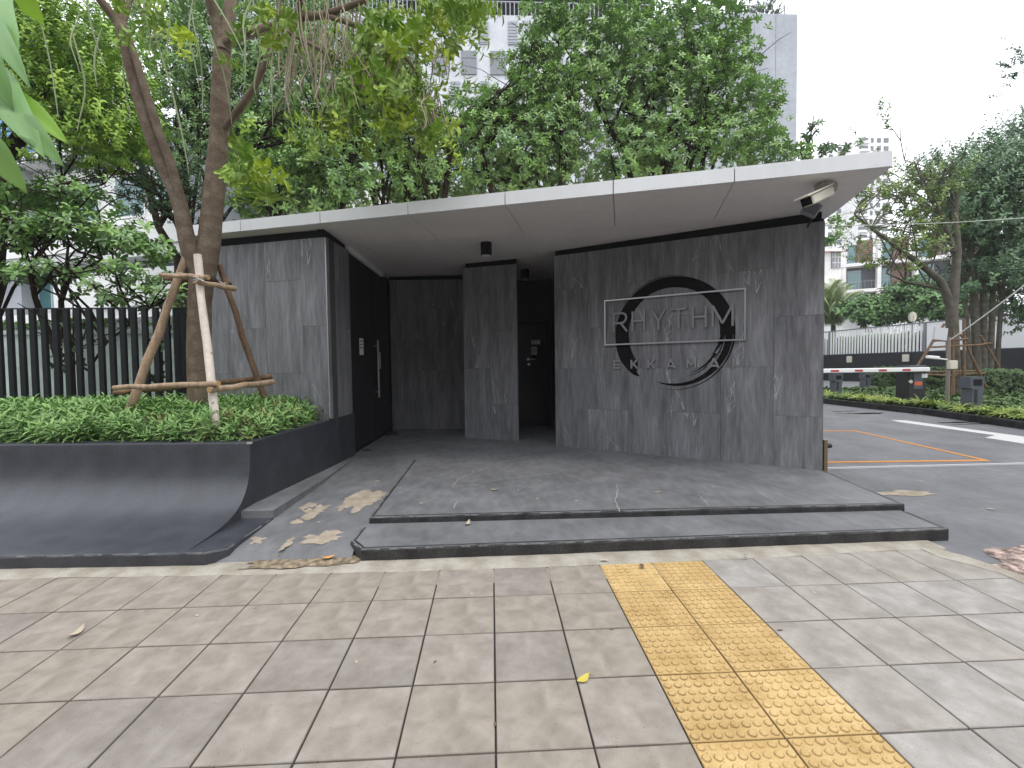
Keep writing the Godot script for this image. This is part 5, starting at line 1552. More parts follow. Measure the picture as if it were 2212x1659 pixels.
	tree("dark_leaved_tree", "dark small-leaved tree leaning over the garden wall behind the fork", "tree", "", base, [[[base, at(430, 700, -9.6), at(415, 560, -9.6), at(380, 480, -9.6), at(330, 400, -9.6)], [0.07, 0.065, 0.06, 0.05, 0.02]]], blobs, M.spray_small, M.leaf, M.dark_bark, 0.6, 1.0, Color(0.035, 0.075, 0.032), Color(0.075, 0.14, 0.045), 79, 14, 0.0, 0, 0.02)
	# young plants right behind the fence
	var g := RandomNumberGenerator.new(); g.seed = 5
	for k in 2:
		var c := at([350, 160][k], 800, -7.4)
		blobs = [[c + Vector3(0, 0.5, 0), Vector3(0.3, 0.7, 0.25), 22]]
		base = Vector3(c.x, gnd_h(-7.4), c.z)
		tree("young_tree", ["thin leafy sapling tied to a bamboo cane behind the fence end", "bushy sapling growing through the dark stems behind the slats"][k], "tree", "saplings behind the fence", base, [[[base, c, c + Vector3(0.03, 1.0, 0)], [0.02, 0.016, 0.008]]], blobs, M.rosette_small, M.leaf, M.dark_bark, 0.6, 1.0, Color(0.03, 0.06, 0.022), Color(0.05, 0.1, 0.03), 85 + k, 4, 0.0, 0, 0.006)
	# loose shoots showing past the right end of the roof
	blobs = []
	for w in [[1760, 270, 0.14, 0.35, 7], [1745, 310, 0.2, 0.3, 8], [1790, 322, 0.35, 0.12, 14], [1840, 318, 0.2, 0.15, 6], [1800, 500, 0.18, 0.4, 22], [1730, 330, 0.25, 0.2, 14]]: blobs.append([at(w[0], w[1], -11.0), Vector3(w[2], w[3], 0.3), w[4]])
	base = at(1700, 800, -11.2); base.y = gnd_h(-11.2)
	tree("thin_shoot_tree", "thin young tree with loose grey-green shoots past the roof end", "tree", "", base, [[[base, at(1710, 560, -11.2), at(1735, 420, -11.1), at(1745, 330, -11.0), at(1758, 250, -11.0)], [0.05, 0.045, 0.035, 0.025, 0.01]]], blobs, M.rosette, M.leaf, M.dark_bark, 0.6, 0.9, Color(0.08, 0.13, 0.07), Color(0.12, 0.19, 0.08), 95, 3, 0.0, 30, 0.012)

func build_hanging_branch():
	var root := thing("hanging_branch", at(-60, -40, -1.15), "large pale green drooping leaves of a branch close above the pavement", "branch")
	var b := MB.new()
	b.tube(smooth([at(-320, -160, -1.3), at(-120, -110, -1.2), at(-20, -60, -1.15), at(30, -20, -1.12)]), smooth_r([0.008, 0.006, 0.004, 0.003]), 6)
	obj(b, "twig", M.dark_bark, root)
	var k := 0
	for q in [[[-10, -60], [45, 150], 0.07, 0], [[-40, 0], [70, 195], 0.05, 1], [[-30, 130], [100, 345], 0.075, 0], [[0, 190], [150, 312], 0.05, 2], [[-10, 200], [140, 362], 0.055, 1], [[-60, 60], [30, 240], 0.06, 1], [[-60, 250], [60, 420], 0.05, 0], [[20, -80], [95, 60], 0.045, 2]]:
		var a := at(q[0][0], q[0][1], -1.15 + 0.03 * k); var c := at(q[1][0], q[1][1], -1.05 + 0.02 * (k % 3))
		b = MB.new()
		big_leaf(b, a, c, q[2] * 1.1)
		obj(b, "leaf", M["big_leaf_%d" % q[3]], root)
		k += 1

func big_leaf(b: MB, a: Vector3, c: Vector3, w: float):
	var d := (c - a)
	var L := d.length()
	var dn := d / L
	var s := dn.cross(Vector3(0.25, 0.35, 1)).normalized()
	var nn := s.cross(dn)
	var prev := []; var pn := []
	for i in 19:
		var f := i / 18.0
		var h := w * 0.42 * pow(maxf(0.0, sin(pow(f, 0.85) * PI)), 0.9)
		var bow := 0.10 * L
		var m := a + d * f + nn * sin(f * PI) * bow
		var tan := (dn * L + nn * cos(f * PI) * PI * bow).normalized()
		var up := s.cross(tan).normalized()
		var cur := []; var cn := []
		for k in 5:
			var e := (k - 2) * 0.5
			var wave := sin(f * 17.0 + e * 2.0) * 0.0035 * absf(e)
			cur.append(m + s * h * e + up * (absf(e) * h * 0.30 - e * e * h * 0.18 + wave))
			cn.append((up - s * (signf(e) * 0.30 - e * 0.36) + tan * cos(f * 17.0 + e * 2.0) * 0.10 * absf(e)).normalized())
		if i > 0:
			for k in 4:
				b.stri(prev[k], prev[k + 1], cur[k + 1], pn[k], pn[k + 1], cn[k + 1])
				b.stri(prev[k], cur[k + 1], cur[k], pn[k], cn[k + 1], cn[k])
		prev = cur; pn = cn

# ------------------------------------------------------------------ across the street, behind the viewer
func build_opposite_side():
	var g := RandomNumberGenerator.new(); g.seed = 808
	var b := MB.new()
	b.box(Vector3(0, -0.36, 11.2), Vector3(120, 0.16, 3.0))
	tag(obj(b, "opposite_pavement", M.mortar), "", "", "", "structure")
	var x := -44.0
	var tones := [Color(0.62, 0.60, 0.56), Color(0.55, 0.52, 0.50), Color(0.66, 0.62, 0.55), Color(0.50, 0.52, 0.54)]
	var i := 0
	while x < 44.0:
		var w := g.randf_range(7.5, 9.0)
		var h: float = [12.5, 10.5, 14.0, 11.5, 13.0][i % 5]
		var t := thing("shophouse", Vector3(x + w * 0.5, -0.3, 16), "plain %s shophouse %s across the street" % [["buff", "brown", "cream", "grey"][i % 4], ["of four storeys", "of three storeys", "with a tall parapet", "with wide shutters", "with a flat roof"][i % 5]], "building", "shophouses across the street")
		b = MB.new(); b.box(Vector3(x + w * 0.5, h * 0.5 - 0.4, 17), Vector3(w - 0.02, h, 8)); obj(b, "wall", mat(tones[i % 4], 0.85, 0, 0.3), t)
		b = MB.new(); b.box(Vector3(x + w * 0.5, 1.3, 12.96), Vector3(w - 0.8, 2.9, 0.1)); obj(b, "shutter", M.grey_metal, t)
		b = MB.new(); b.box(Vector3(x + w * 0.5, 3.1, 12.4), Vector3(w - 0.1, 0.14, 1.4)); obj(b, "canopy", M.slate, t)
		var y := 4.8
		while y < h - 1.6:
			for k in 3:
				b = MB.new(); b.box(Vector3(x + w * (k + 0.5) / 3.0, y, 12.97), Vector3(1.5, 1.5, 0.1)); obj(b, "window", M.window, t)
			y += 3.1
		x += w; i += 1

# ------------------------------------------------------------------ far buildings
func build_tower():
	var z := -30.0
	var root := thing("concrete_block", Vector3(14, 0.48, z - 4), "plain grey concrete-panelled block with a railed roof garden", "building")
	var a := at(1440, 300, z); var c := at(1719.5, 300, z)
	var top := at(1700, 31, z).y
	var b := MB.new()
	b.box(Vector3((a.x + c.x) * 0.5, top * 0.5, z - 4.5), Vector3(c.x - a.x, top, 9.0))
	obj(b, "wall", M.joint, root)
	# cladding panels, 1.6 m wide, three lifts
	var w := (c.x - a.x) / 6.0
	for i in 6:
		var y := 0.5
		for h in [8.2, 5.2, top - 13.9]:
			b = MB.new(); b.box(Vector3(a.x + w * (i + 0.5), y + h * 0.5, z + 0.02), Vector3(w - 0.025, h - 0.025, 0.06)); obj(b, "panel", M.concrete, root)
			y += h
	for i in 5:
		var y := 0.5
		for h in [8.2, 5.2, top - 13.9]:
			b = MB.new(); b.box(Vector3(c.x + 0.02, y + h * 0.5, z - 0.9 - 1.8 * i), Vector3(0.06, h - 0.025, 1.775)); obj(b, "panel", M.concrete, root)
			y += h
	b = MB.new()
	for k in 10: b.box(Vector3(a.x + 1.0 + k * 0.8, top + 0.5, z - 0.6), Vector3(0.05, 1.0, 0.05))
	for y in [0.95, 0.6, 0.3]: b.box(Vector3(a.x + 3.2, top + y, z - 0.6), Vector3(6.0, 0.05, 0.05))
	obj(b, "railing", M.grey_metal, root)
	var sh := thing("roof_shrub", Vector3(at(1668, 20, z).x, top, z - 1.2), "round dark shrub growing on the grey block roof", "shrub")
	var r := crown_points([[Vector3(at(1668, 20, z).x, top + 0.9, z - 1.2), Vector3(1.3, 1.0, 1.0), 260], [Vector3(at(1560, 20, z).x, top + 0.5, z - 2.4), Vector3(0.9, 0.6, 0.8), 70]], 1.0, 1.6, Color(0.025, 0.055, 0.03), Color(0.05, 0.09, 0.04), 3)
	multi(M.spray_small, r[0], r[1], "foliage", M.leaf_matte, sh).set_meta("kind", "stuff")
	# pale apartment block to its left
	z = -31.0
	var A := thing("apartment_block", Vector3(-4, 0.48, z - 5), "pale apartment block with tall grey louvre panels behind the trees", "building")
	a = at(380, 300, z); c = at(1436, 300, z)
	var h0 := at(1050, 32, z).y
	b = MB.new(); b.box(Vector3((a.x + c.x) * 0.5, h0 * 0.5, z - 5), Vector3(c.x - a.x, h0, 10)); obj(b, "wall", M.pale_wall, A)
	b = MB.new(); b.box(Vector3((a.x + c.x) * 0.5, h0 + 1.6, z - 6), Vector3(c.x - a.x, 3.2, 8)); obj(b, "loggia", M.band, A)
	b = MB.new(); b.box(Vector3((a.x + c.x) * 0.5, h0 + 5.0, z - 5), Vector3(c.x - a.x, 3.6, 10)); obj(b, "upper_wall", M.white_wall, A)
	var y := h0 - 1.15
	var row := 0
	while y > 8.0:
		var x := a.x + 0.8 + (row % 2) * 0.9
		while x < c.x - 0.6:
			b = MB.new(); b.box(Vector3(x, y, z + 0.03), Vector3(0.62 if row % 2 == 0 else 1.0, 1.5, 0.1))
			var wn := obj(b, "window", M.concrete if row % 2 == 0 else M.window, A)
			b = MB.new()
			if row % 2 == 0:
				for k in 7: b.box(Vector3(x, y - 0.6 + 0.2 * k, z + 0.09), Vector3(0.56, 0.12, 0.04))
				obj(b, "louvre", M.grey_louvre, wn)
			else:
				b.box(Vector3(x, y, z + 0.09), Vector3(0.05, 1.5, 0.04)); b.box(Vector3(x, y + 0.3, z + 0.09), Vector3(1.0, 0.05, 0.04))
				obj(b, "mullion", M.grey_metal, wn)
			x += 1.9
		y -= 1.95; row += 1
	var rl := MB.new()
	var x := a.x
	while x < c.x:
		rl.box(Vector3(x, h0 + 0.5, z - 0.2), Vector3(0.06, 1.0, 0.06)); x += 0.28
	rl.box(Vector3((a.x + c.x) * 0.5, h0 + 1.0, z - 0.2), Vector3(c.x - a.x, 0.06, 0.08))
	obj(rl, "railing", M.grey_louvre, A).set_meta("kind", "stuff")

func build_far_right():
	# distant white tower
	var z := -170.0
	var root := thing("white_tower", at(1875, 780, z), "distant white high-rise with rows of small balconies", "tower")
	var a := at(1856, 290, z); var c := at(1921, 290, z)
	var b := MB.new(); b.box(Vector3((a.x + c.x) * 0.5, a.y * 0.5, z - 8), Vector3(c.x - a.x, a.y, 16)); obj(b, "wall", M.white_wall, root)
	var l := at(1800, 330, z + 4)
	b = MB.new(); b.box(Vector3(a.x - 5.2, a.y * 0.5 - 1.5, z - 14), Vector3(10.4, a.y - 3, 14)); obj(b, "wall", M.white_wall, root)
	for r in 24:
		var y := a.y - 2.2 - 3.0 * r
		for q in [[0.5, 3.3, true], [4.9, 1.0, false], [7.4, 1.4, false], [10.0, 1.8, false], [-2.4, 1.4, false], [-6.0, 1.4, false]]:
			b = MB.new(); b.box(Vector3(a.x + q[0] + q[1] * 0.5 - 0.4, y, z + (0.05 if q[0] > 0 else -6.9)), Vector3(q[1], 1.6, 0.3)); obj(b, "window", M.slate, root)
			if q[2]:
				b = MB.new(); b.box(Vector3(a.x + q[0] + q[1] * 0.5 - 0.4, y - 1.0, z + 0.6), Vector3(q[1] + 0.4, 0.8, 1.2)); obj(b, "balcony", M.white_wall, root)
	# nearer white house and balcony block
	z = -48.0
	var W := thing("white_house", at(1795, 800, z), "plain white house wall with one small paned window", "house")
	a = at(1700, 545, z); c = at(1817, 545, z)
	b = MB.new(); b.box(Vector3((a.x + c.x) * 0.5, a.y * 0.5, z - 4), Vector3(c.x - a.x, a.y, 8)); obj(b, "wall", M.white_wall, W)
	var wp := at(1805, 562, z)
	b = MB.new(); b.box(wp + Vector3(0, 0, 0.05), Vector3(1.0, 1.7, 0.1))
	var wn := obj(b, "window", M.window, W)
	b = MB.new()
	for k in 2: b.box(wp + Vector3(-0.17 + 0.34 * k, 0, 0.12), Vector3(0.05, 1.7, 0.05)); b.box(wp + Vector3(0, -0.3 + 0.6 * k, 0.12), Vector3(1.0, 0.05, 0.05))
	obj(b, "mullion", M.white_paint, wn)
	b = MB.new(); b.box(Vector3((a.x + c.x) * 0.5, a.y + 0.15, z - 3.8), Vector3(c.x - a.x + 0.6, 0.3, 8.6)); obj(b, "cornice", M.white_wall, W)
	z = -52.0
	var B := thing("balcony_block", at(1890, 800, z), "apartment block with white slabs, dark balconies and brown panels", "building")
	a = at(1817, 500, z); c = at(2000, 500, z)
	var T := Transform3D(Basis(Vector3.UP, -0.5), Vector3(a.x, 0, z))
	b = MB.new(); b.box(Vector3(6.5, 6.6, -4), Vector3(13, 13.2, 7.4)); obj(b, "wall", M.slate, B, T)
	for f in 5:
		var y := 0.9 + 2.95 * f
		b = MB.new(); b.box(Vector3(6.5, y, 0.3), Vector3(13.2, 0.35, 1.4)); obj(b, "slab", M.white_wall, B, T)
		for k in 4:
			var x := 1.7 + 3.2 * k
			if k % 2 == 1 or f > 3:
				b = MB.new(); b.box(Vector3(x + 0.5, y + 1.5, 0.1), Vector3(1.5, 2.5, 0.1)); obj(b, "panel", M.brown_panel, B, T)
			b = MB.new(); b.box(Vector3(x - 1.5, y + 1.5, 0.45), Vector3(0.35, 2.6, 0.9)); obj(b, "pier", M.white_wall, B, T)
			b = MB.new(); b.box(Vector3(x - 0.4, y + 1.4, -0.2), Vector3(1.3, 2.1, 0.1)); obj(b, "window", M.teal_glass, B, T)
			b = MB.new()
			for j in 9: b.box(Vector3(x - 1.1 + 0.3 * j, y + 0.6, 0.95), Vector3(0.03, 0.9, 0.03))
			b.box(Vector3(x, y + 1.05, 0.95), Vector3(2.6, 0.05, 0.05))
			obj(b, "railing", M.grey_metal, B, T)
	# tiled-roof houses
	for q in [[1845, 668, -44.0, 7.0, "low house with a pale terracotta roof behind the palm"], [2003, 665, -40.0, 6.0, "low house with a terracotta roof behind the island trees"]]:
		var p := at(q[0], q[1], q[2])
		var Hh := thing("tiled_house", Vector3(p.x, 0.48, p.z), q[4], "house", "tiled houses beyond the fence")
		b = MB.new(); b.box(Vector3(p.x, p.y * 0.5 - 0.3, p.z - 3), Vector3(q[3], p.y - 0.6, 5)); obj(b, "wall", M.white_wall, Hh)
		b = MB.new()
		var e: float = q[3] * 0.5 + 0.4
		var y0 := p.y - 0.6
		b.quad(Vector3(p.x - e, y0, p.z), Vector3(p.x + e, y0, p.z), Vector3(p.x + e, y0 + 1.4, p.z - 3), Vector3(p.x - e, y0 + 1.4, p.z - 3))
		b.quad(Vector3(p.x + e, y0, p.z - 6), Vector3(p.x - e, y0, p.z - 6), Vector3(p.x - e, y0 + 1.4, p.z - 3), Vector3(p.x + e, y0 + 1.4, p.z - 3))
		obj(b, "roof", M.terracotta, Hh)

func build_boundary_fence():
	var P1 := at(1690, 720, -34.0); var P2 := at(2067, 684, -22.2)
	P1.y = 0; P2.y = 0
	var d := (P2 - P1).normalized()
	var L := P1.distance_to(P2) * 1.9
	var T := wall_frame(Vector2(P1.x, P1.z), Vector2(P2.x, P2.z))
	var root := thing("boundary_wall", P1 + d * L * 0.5 + Vector3(0, 0.48, 0), "long white louvre fence on a black base wall beyond the drive", "wall")
	var b := MB.new(); b.plate(PackedVector2Array([Vector2(0, 0.3), Vector2(L, 0.3), Vector2(L, 2.16), Vector2(0, 2.16)]), -0.2, 0.0); obj(b, "base_wall", M.black, root, T)
	b = MB.new(); b.plate(PackedVector2Array([Vector2(0, 3.70), Vector2(L, 3.70), Vector2(L, 3.76), Vector2(0, 3.76)]), -0.13, -0.05); obj(b, "top_rail", M.grey_metal, root, T)
	b = MB.new(); b.plate(PackedVector2Array([Vector2(0, 2.16), Vector2(L, 2.16), Vector2(L, 2.20), Vector2(0, 2.20)]), -0.16, -0.02); obj(b, "sill", M.slate, root, T)
	var thin := MB.new(); thin.box(Vector3(0, 2.95, -0.09), Vector3(0.085, 1.5, 0.05))
	var wide := MB.new(); wide.cbox(Vector3(0, 2.95, -0.09), Vector3(0.196, 1.5, 0.03), 0.008)
	var tm := thin.mesh(); var wm := wide.mesh()
	var s := 0.1
	while s < L:
		var p := T * Vector3(s, 0, 0)
		var solid := s > 10.4 and s < 16.2
		inst(wm if solid else tm, "slat", M.white_paint, root, T * Transform3D(Basis(Vector3.UP, 0.12 if solid else 0.0), Vector3(s, 0, 0)))
		s += 0.2
	for q in [4.2, 10.3, 16.3, 22.0]:
		b = MB.new(); b.box(Vector3(q, 2.9, -0.09), Vector3(0.12, 1.62, 0.14)); obj(b, "post", M.grey_metal, root, T)
	for q in [[1784, 772, -28.0], [1942, 769, -24.6]]:
		var lp := T.affine_inverse() * at(q[0], q[1], q[2])
		b = MB.new(); b.cbox(Vector3(lp.x, 1.85, 0.06), Vector3(0.36, 0.40, 0.10), 0.02)
		obj(b, "wall_light", M.ivory, root, T)
	var hr := RandomNumberGenerator.new(); hr.seed = 51
	var hx := []; var hc := []
	for k in 6000:
		var p := T * Vector3(hr.randf_range(0, L), 0, -1.1 + hr.randfn() * 0.2)
		p.y = hr.randf_range(1.6, 3.3)
		hx.append(Transform3D(basis_to(Vector3(hr.randfn() * 0.5, 0.8, 0.5).normalized(), hr.randf() * TAU, hr.randf_range(1.0, 1.8)), p))
		var c := Color(0.05, 0.10, 0.04).lerp(Color(0.10, 0.18, 0.06), hr.randf()); c.a = 1; hc.append(c)
	tag(multi(M.rosette_small, hx, hc, "fence_hedge", M.leaf_matte), "green hedge glimpsed through the white fence slats", "hedge", "", "stuff")
	# lantern behind the fence
	var g := at(1971, 684, -27.0)
	var ln := thing("globe_lantern", Vector3(g.x, 0.48, g.z), "pale globe lantern showing above the white fence", "lantern")
	b = MB.new(); b.tube([Vector3(g.x, 0.48, g.z), g + Vector3(0, -0.3, 0)], [0.06, 0.05], 8); obj(b, "post", M.grey_metal, ln)
	b = MB.new(); b.tube([g + Vector3(0, -0.3, 0), g + Vector3(0, -0.15, 0), g + Vector3(0, 0.05, 0), g + Vector3(0, 0.22, 0), g + Vector3(0, 0.30, 0)], [0.12, 0.19, 0.21, 0.15, 0.03], 16); obj(b, "globe", M.ivory, ln)
	b = MB.new()
	for k in 6:
		var an := TAU * k / 6
		var o := Vector3(cos(an), 0, sin(an))
		b.tube([g + Vector3(0, -0.3, 0) + o * 0.13, g + o * 0.225, g + Vector3(0, 0.26, 0) + o * 0.10], [0.012, 0.012, 0.012], 4)
	obj(b, "cage", M.grey_metal, ln)
	# greenery behind the fence
	var blobs := [[at(1900, 668, -30), Vector3(2.6, 1.0, 1.4), 420], [at(1970, 645, -29), Vector3(2.0, 1.3, 1.4), 380], [at(2060, 660, -27), Vector3(2.4, 1.0, 1.2), 300]]
	for k in 3:
		var bl: Array = blobs[k]
		var base := Vector3(bl[0].x, 0.48, bl[0].z)
		tree("fence_side_tree", ["round green bushy tree beside the palm behind the fence", "leafy green tree behind the globe lantern", "dark green tree behind the white fence and island trunks"][k], "tree", "bushy trees beyond the fence", base, [[[base, base + Vector3(0.1, 1.2, 0), bl[0]], [0.12, 0.1, 0.05]]], [bl], M.rosette, M.leaf_matte, M.dark_bark, 1.6, 2.4, Color(0.06, 0.12, 0.045), Color(0.11, 0.21, 0.06), 200 + k, 8, 0.0, 0, 0.03)
	# palm
	var pc := at(1800, 702, -33.0)
	var pr := thing("palm_tree", Vector3(pc.x, 0.48, pc.z), "feathery palm rising behind the white slat fence", "palm")
	b = MB.new(); b.tube([Vector3(pc.x, 0.4, pc.z), pc], [0.2, 0.16], 10, 0.06, 2); obj(b, "trunk", M.grey_bark, pr)
	b = MB.new()
	var path := []
	for i in 9:
		var f := i / 8.0
		path.append(Vector3(2.3 * f, 1.9 * sin(f * 1.9) * 0.75, 0))
	b.tube(path, [0.03, 0.028, 0.025, 0.022, 0.02, 0.016, 0.012, 0.009, 0.005], 4)
	for i in range(1, 44):
		var f := i / 44.0
		var p := Vector3(2.3 * f, 1.9 * sin(f * 1.9) * 0.75, 0)
		for sd in [-1, 1]:
			add_leaf(b, p, Vector3(0.55, -0.25, sd * 0.8).normalized(), Vector3.UP, 0.62 * (1.0 - 0.5 * f), 0.035, 1.2, 0.4)
	var fr := b.mesh()
	var gg := RandomNumberGenerator.new(); gg.seed = 44
	for k in 54:
		inst(fr, "frond", M["palm_%d" % (k % 2)], pr, Transform3D(Basis(Vector3.UP, k * 2.4) * Basis(Vector3.BACK, gg.randf_range(0.0, 1.15)).scaled(Vector3.ONE * gg.randf_range(0.9, 1.3)), pc))

func build_island():
	var kb := [on_pav(1690, 858), on_pav(1785, 872), on_pav(2000, 896), on_pav(2212, 927), on_pav(2500, 975)]
	var bk := [on_pav(2900, 870, 0.15), on_pav(2400, 846, 0.15), on_pav(2000, 836, 0.15), on_pav(1690, 838, 0.15)]
	var top := func(z): return gnd_h(z) + 0.14
	var root := Node3D.new()
	root.name = "traffic_island"; add_child(root)
	root.position = Vector3(12, 0.4, -12)
	tag(root, "", "", "", "structure")
	var o := PackedVector2Array()
	for p in kb + bk: o.append(Vector2(p.x, p.z))
	var b := MB.new(); b.prism(o, func(z): return 0.0, func(z): return gnd_h(z) + 0.12); obj(b, "soil", M.soil, root)
	for i in kb.size() - 1:
		var a: Vector3 = kb[i]; var c: Vector3 = kb[i + 1]
		var d := (c - a).normalized()
		var nn := Vector3(-d.z, 0, d.x)
		var q := PackedVector2Array()
		for p in [a + nn * 0.02, c + nn * 0.02, c - nn * 0.15, a - nn * 0.15]: q.append(Vector2(p.x, p.z))
		b = MB.new(); b.prism(q, func(z): return 0.0, top); obj(b, "kerb", M.kerb, root)
	# ground cover
	var g := RandomNumberGenerator.new(); g.seed = 301
	var xf := []; var cols := []; var lx := []; var lc := []
	for k in 16000:
		var px := g.randf_range(1700, 2330); var py := g.randf_range(838, 925)
		var p := on_pav(px, py, 0.15)
		if not Geometry2D.is_point_in_polygon(Vector2(p.x, p.z), o): continue
		var near := 1e9
		for i in kb.size() - 1:
			var cp := Geometry2D.get_closest_point_to_segment(Vector2(p.x, p.z), Vector2(kb[i].x, kb[i].z), Vector2(kb[i + 1].x, kb[i + 1].z))
			near = minf(near, cp.distance_to(Vector2(p.x, p.z)))
		if near < 0.2: continue
		p.y = gnd_h(p.z) + 0.16
		var up := Vector3(g.randfn() * 0.3, 1, g.randfn() * 0.3).normalized()
		if near < 0.75 and g.randf() < 0.5:
			lx.append(Transform3D(basis_to(up, g.randf() * TAU, g.randf_range(0.7, 1.3)), p - Vector3(0, 0.02, 0)))
			var c := Color(0.11, 0.18, 0.03).lerp(Color(0.25, 0.28, 0.06), g.randf()); c.a = 1; lc.append(c)
		elif xf.size() < 2600:
			xf.append(Transform3D(basis_to(up, g.randf() * TAU, g.randf_range(0.8, 1.4)), p))
			var c := Color(0.035, 0.065, 0.02).lerp(Color(0.07, 0.12, 0.03), g.randf()); c.a = 1; cols.append(c)
	tag(multi(M.rosette_small, xf, cols, "ground_cover", M.leaf_matte), "low dark green ground cover spread over the traffic island", "ground cover", "", "stuff")
	var lily := MB.new()
	for k in 11:
		var a := k * 2.4
		add_leaf(lily, Vector3.ZERO, Vector3(cos(a) * 0.75, 0.7, sin(a) * 0.75).normalized(), Vector3.UP, g.randf_range(0.2, 0.3), 0.025, 1.8, 0.4)
	tag(multi(lily.mesh(), lx.slice(0, 190), lc.slice(0, 190), "spider_plants", M.leaf_matte), "yellow-green strap-leaved plants edging the island kerb", "plants", "", "stuff")
	# clipped hedges
	for q in [[2016, 815, 838, 0.9, "dark clipped hedge block beside the barrier cabinet"], [2190, 820, 849, 2.0, "dark clipped hedge block behind the grey reader post"], [1922, 813, 834, 0.8, "round clipped bush behind the barrier arm"]]:
		var p := on_pav(q[0], q[2], 0.15)
		var hgt := at(q[0], q[1] - 21, p.z).y - p.y
		var r := []
		var x2 := []; var c2 := []
		for k in int(700 * q[3]):
			var e := Vector3(g.randf_range(-1, 1), g.randf(), g.randf_range(-1, 1))
			if q[3] == 0.8 and Vector2(e.x, e.y * 1.2 - 0.4).length() > 1.0: continue
			x2.append(Transform3D(basis_to(Vector3(e.x * 0.6 + g.randfn() * 0.3, 0.8, e.z * 0.6 + 0.4).normalized(), g.randf() * TAU, g.randf_range(0.5, 0.9)), Vector3(p.x + e.x * q[3], p.y + e.y * hgt, p.z + e.z * 0.45)))
			var c := Color(0.028, 0.055, 0.02).lerp(Color(0.07, 0.12, 0.035), g.randf()); c.a = 1; c2.append(c)
		var hd := thing("hedge", p, q[4], "hedge", "clipped hedges on the island")
		multi(M.rosette_small, x2, c2, "foliage", M.leaf_matte, hd).set_meta("kind", "stuff")
		b = MB.new()
		for k in 5: b.tube([p + Vector3((k - 2) * q[3] * 0.35, -0.1, 0), p + Vector3((k - 2) * q[3] * 0.38, hgt * 0.7, 0)], [0.02, 0.012], 5)
		obj(b, "stems", M.dark_bark, hd)

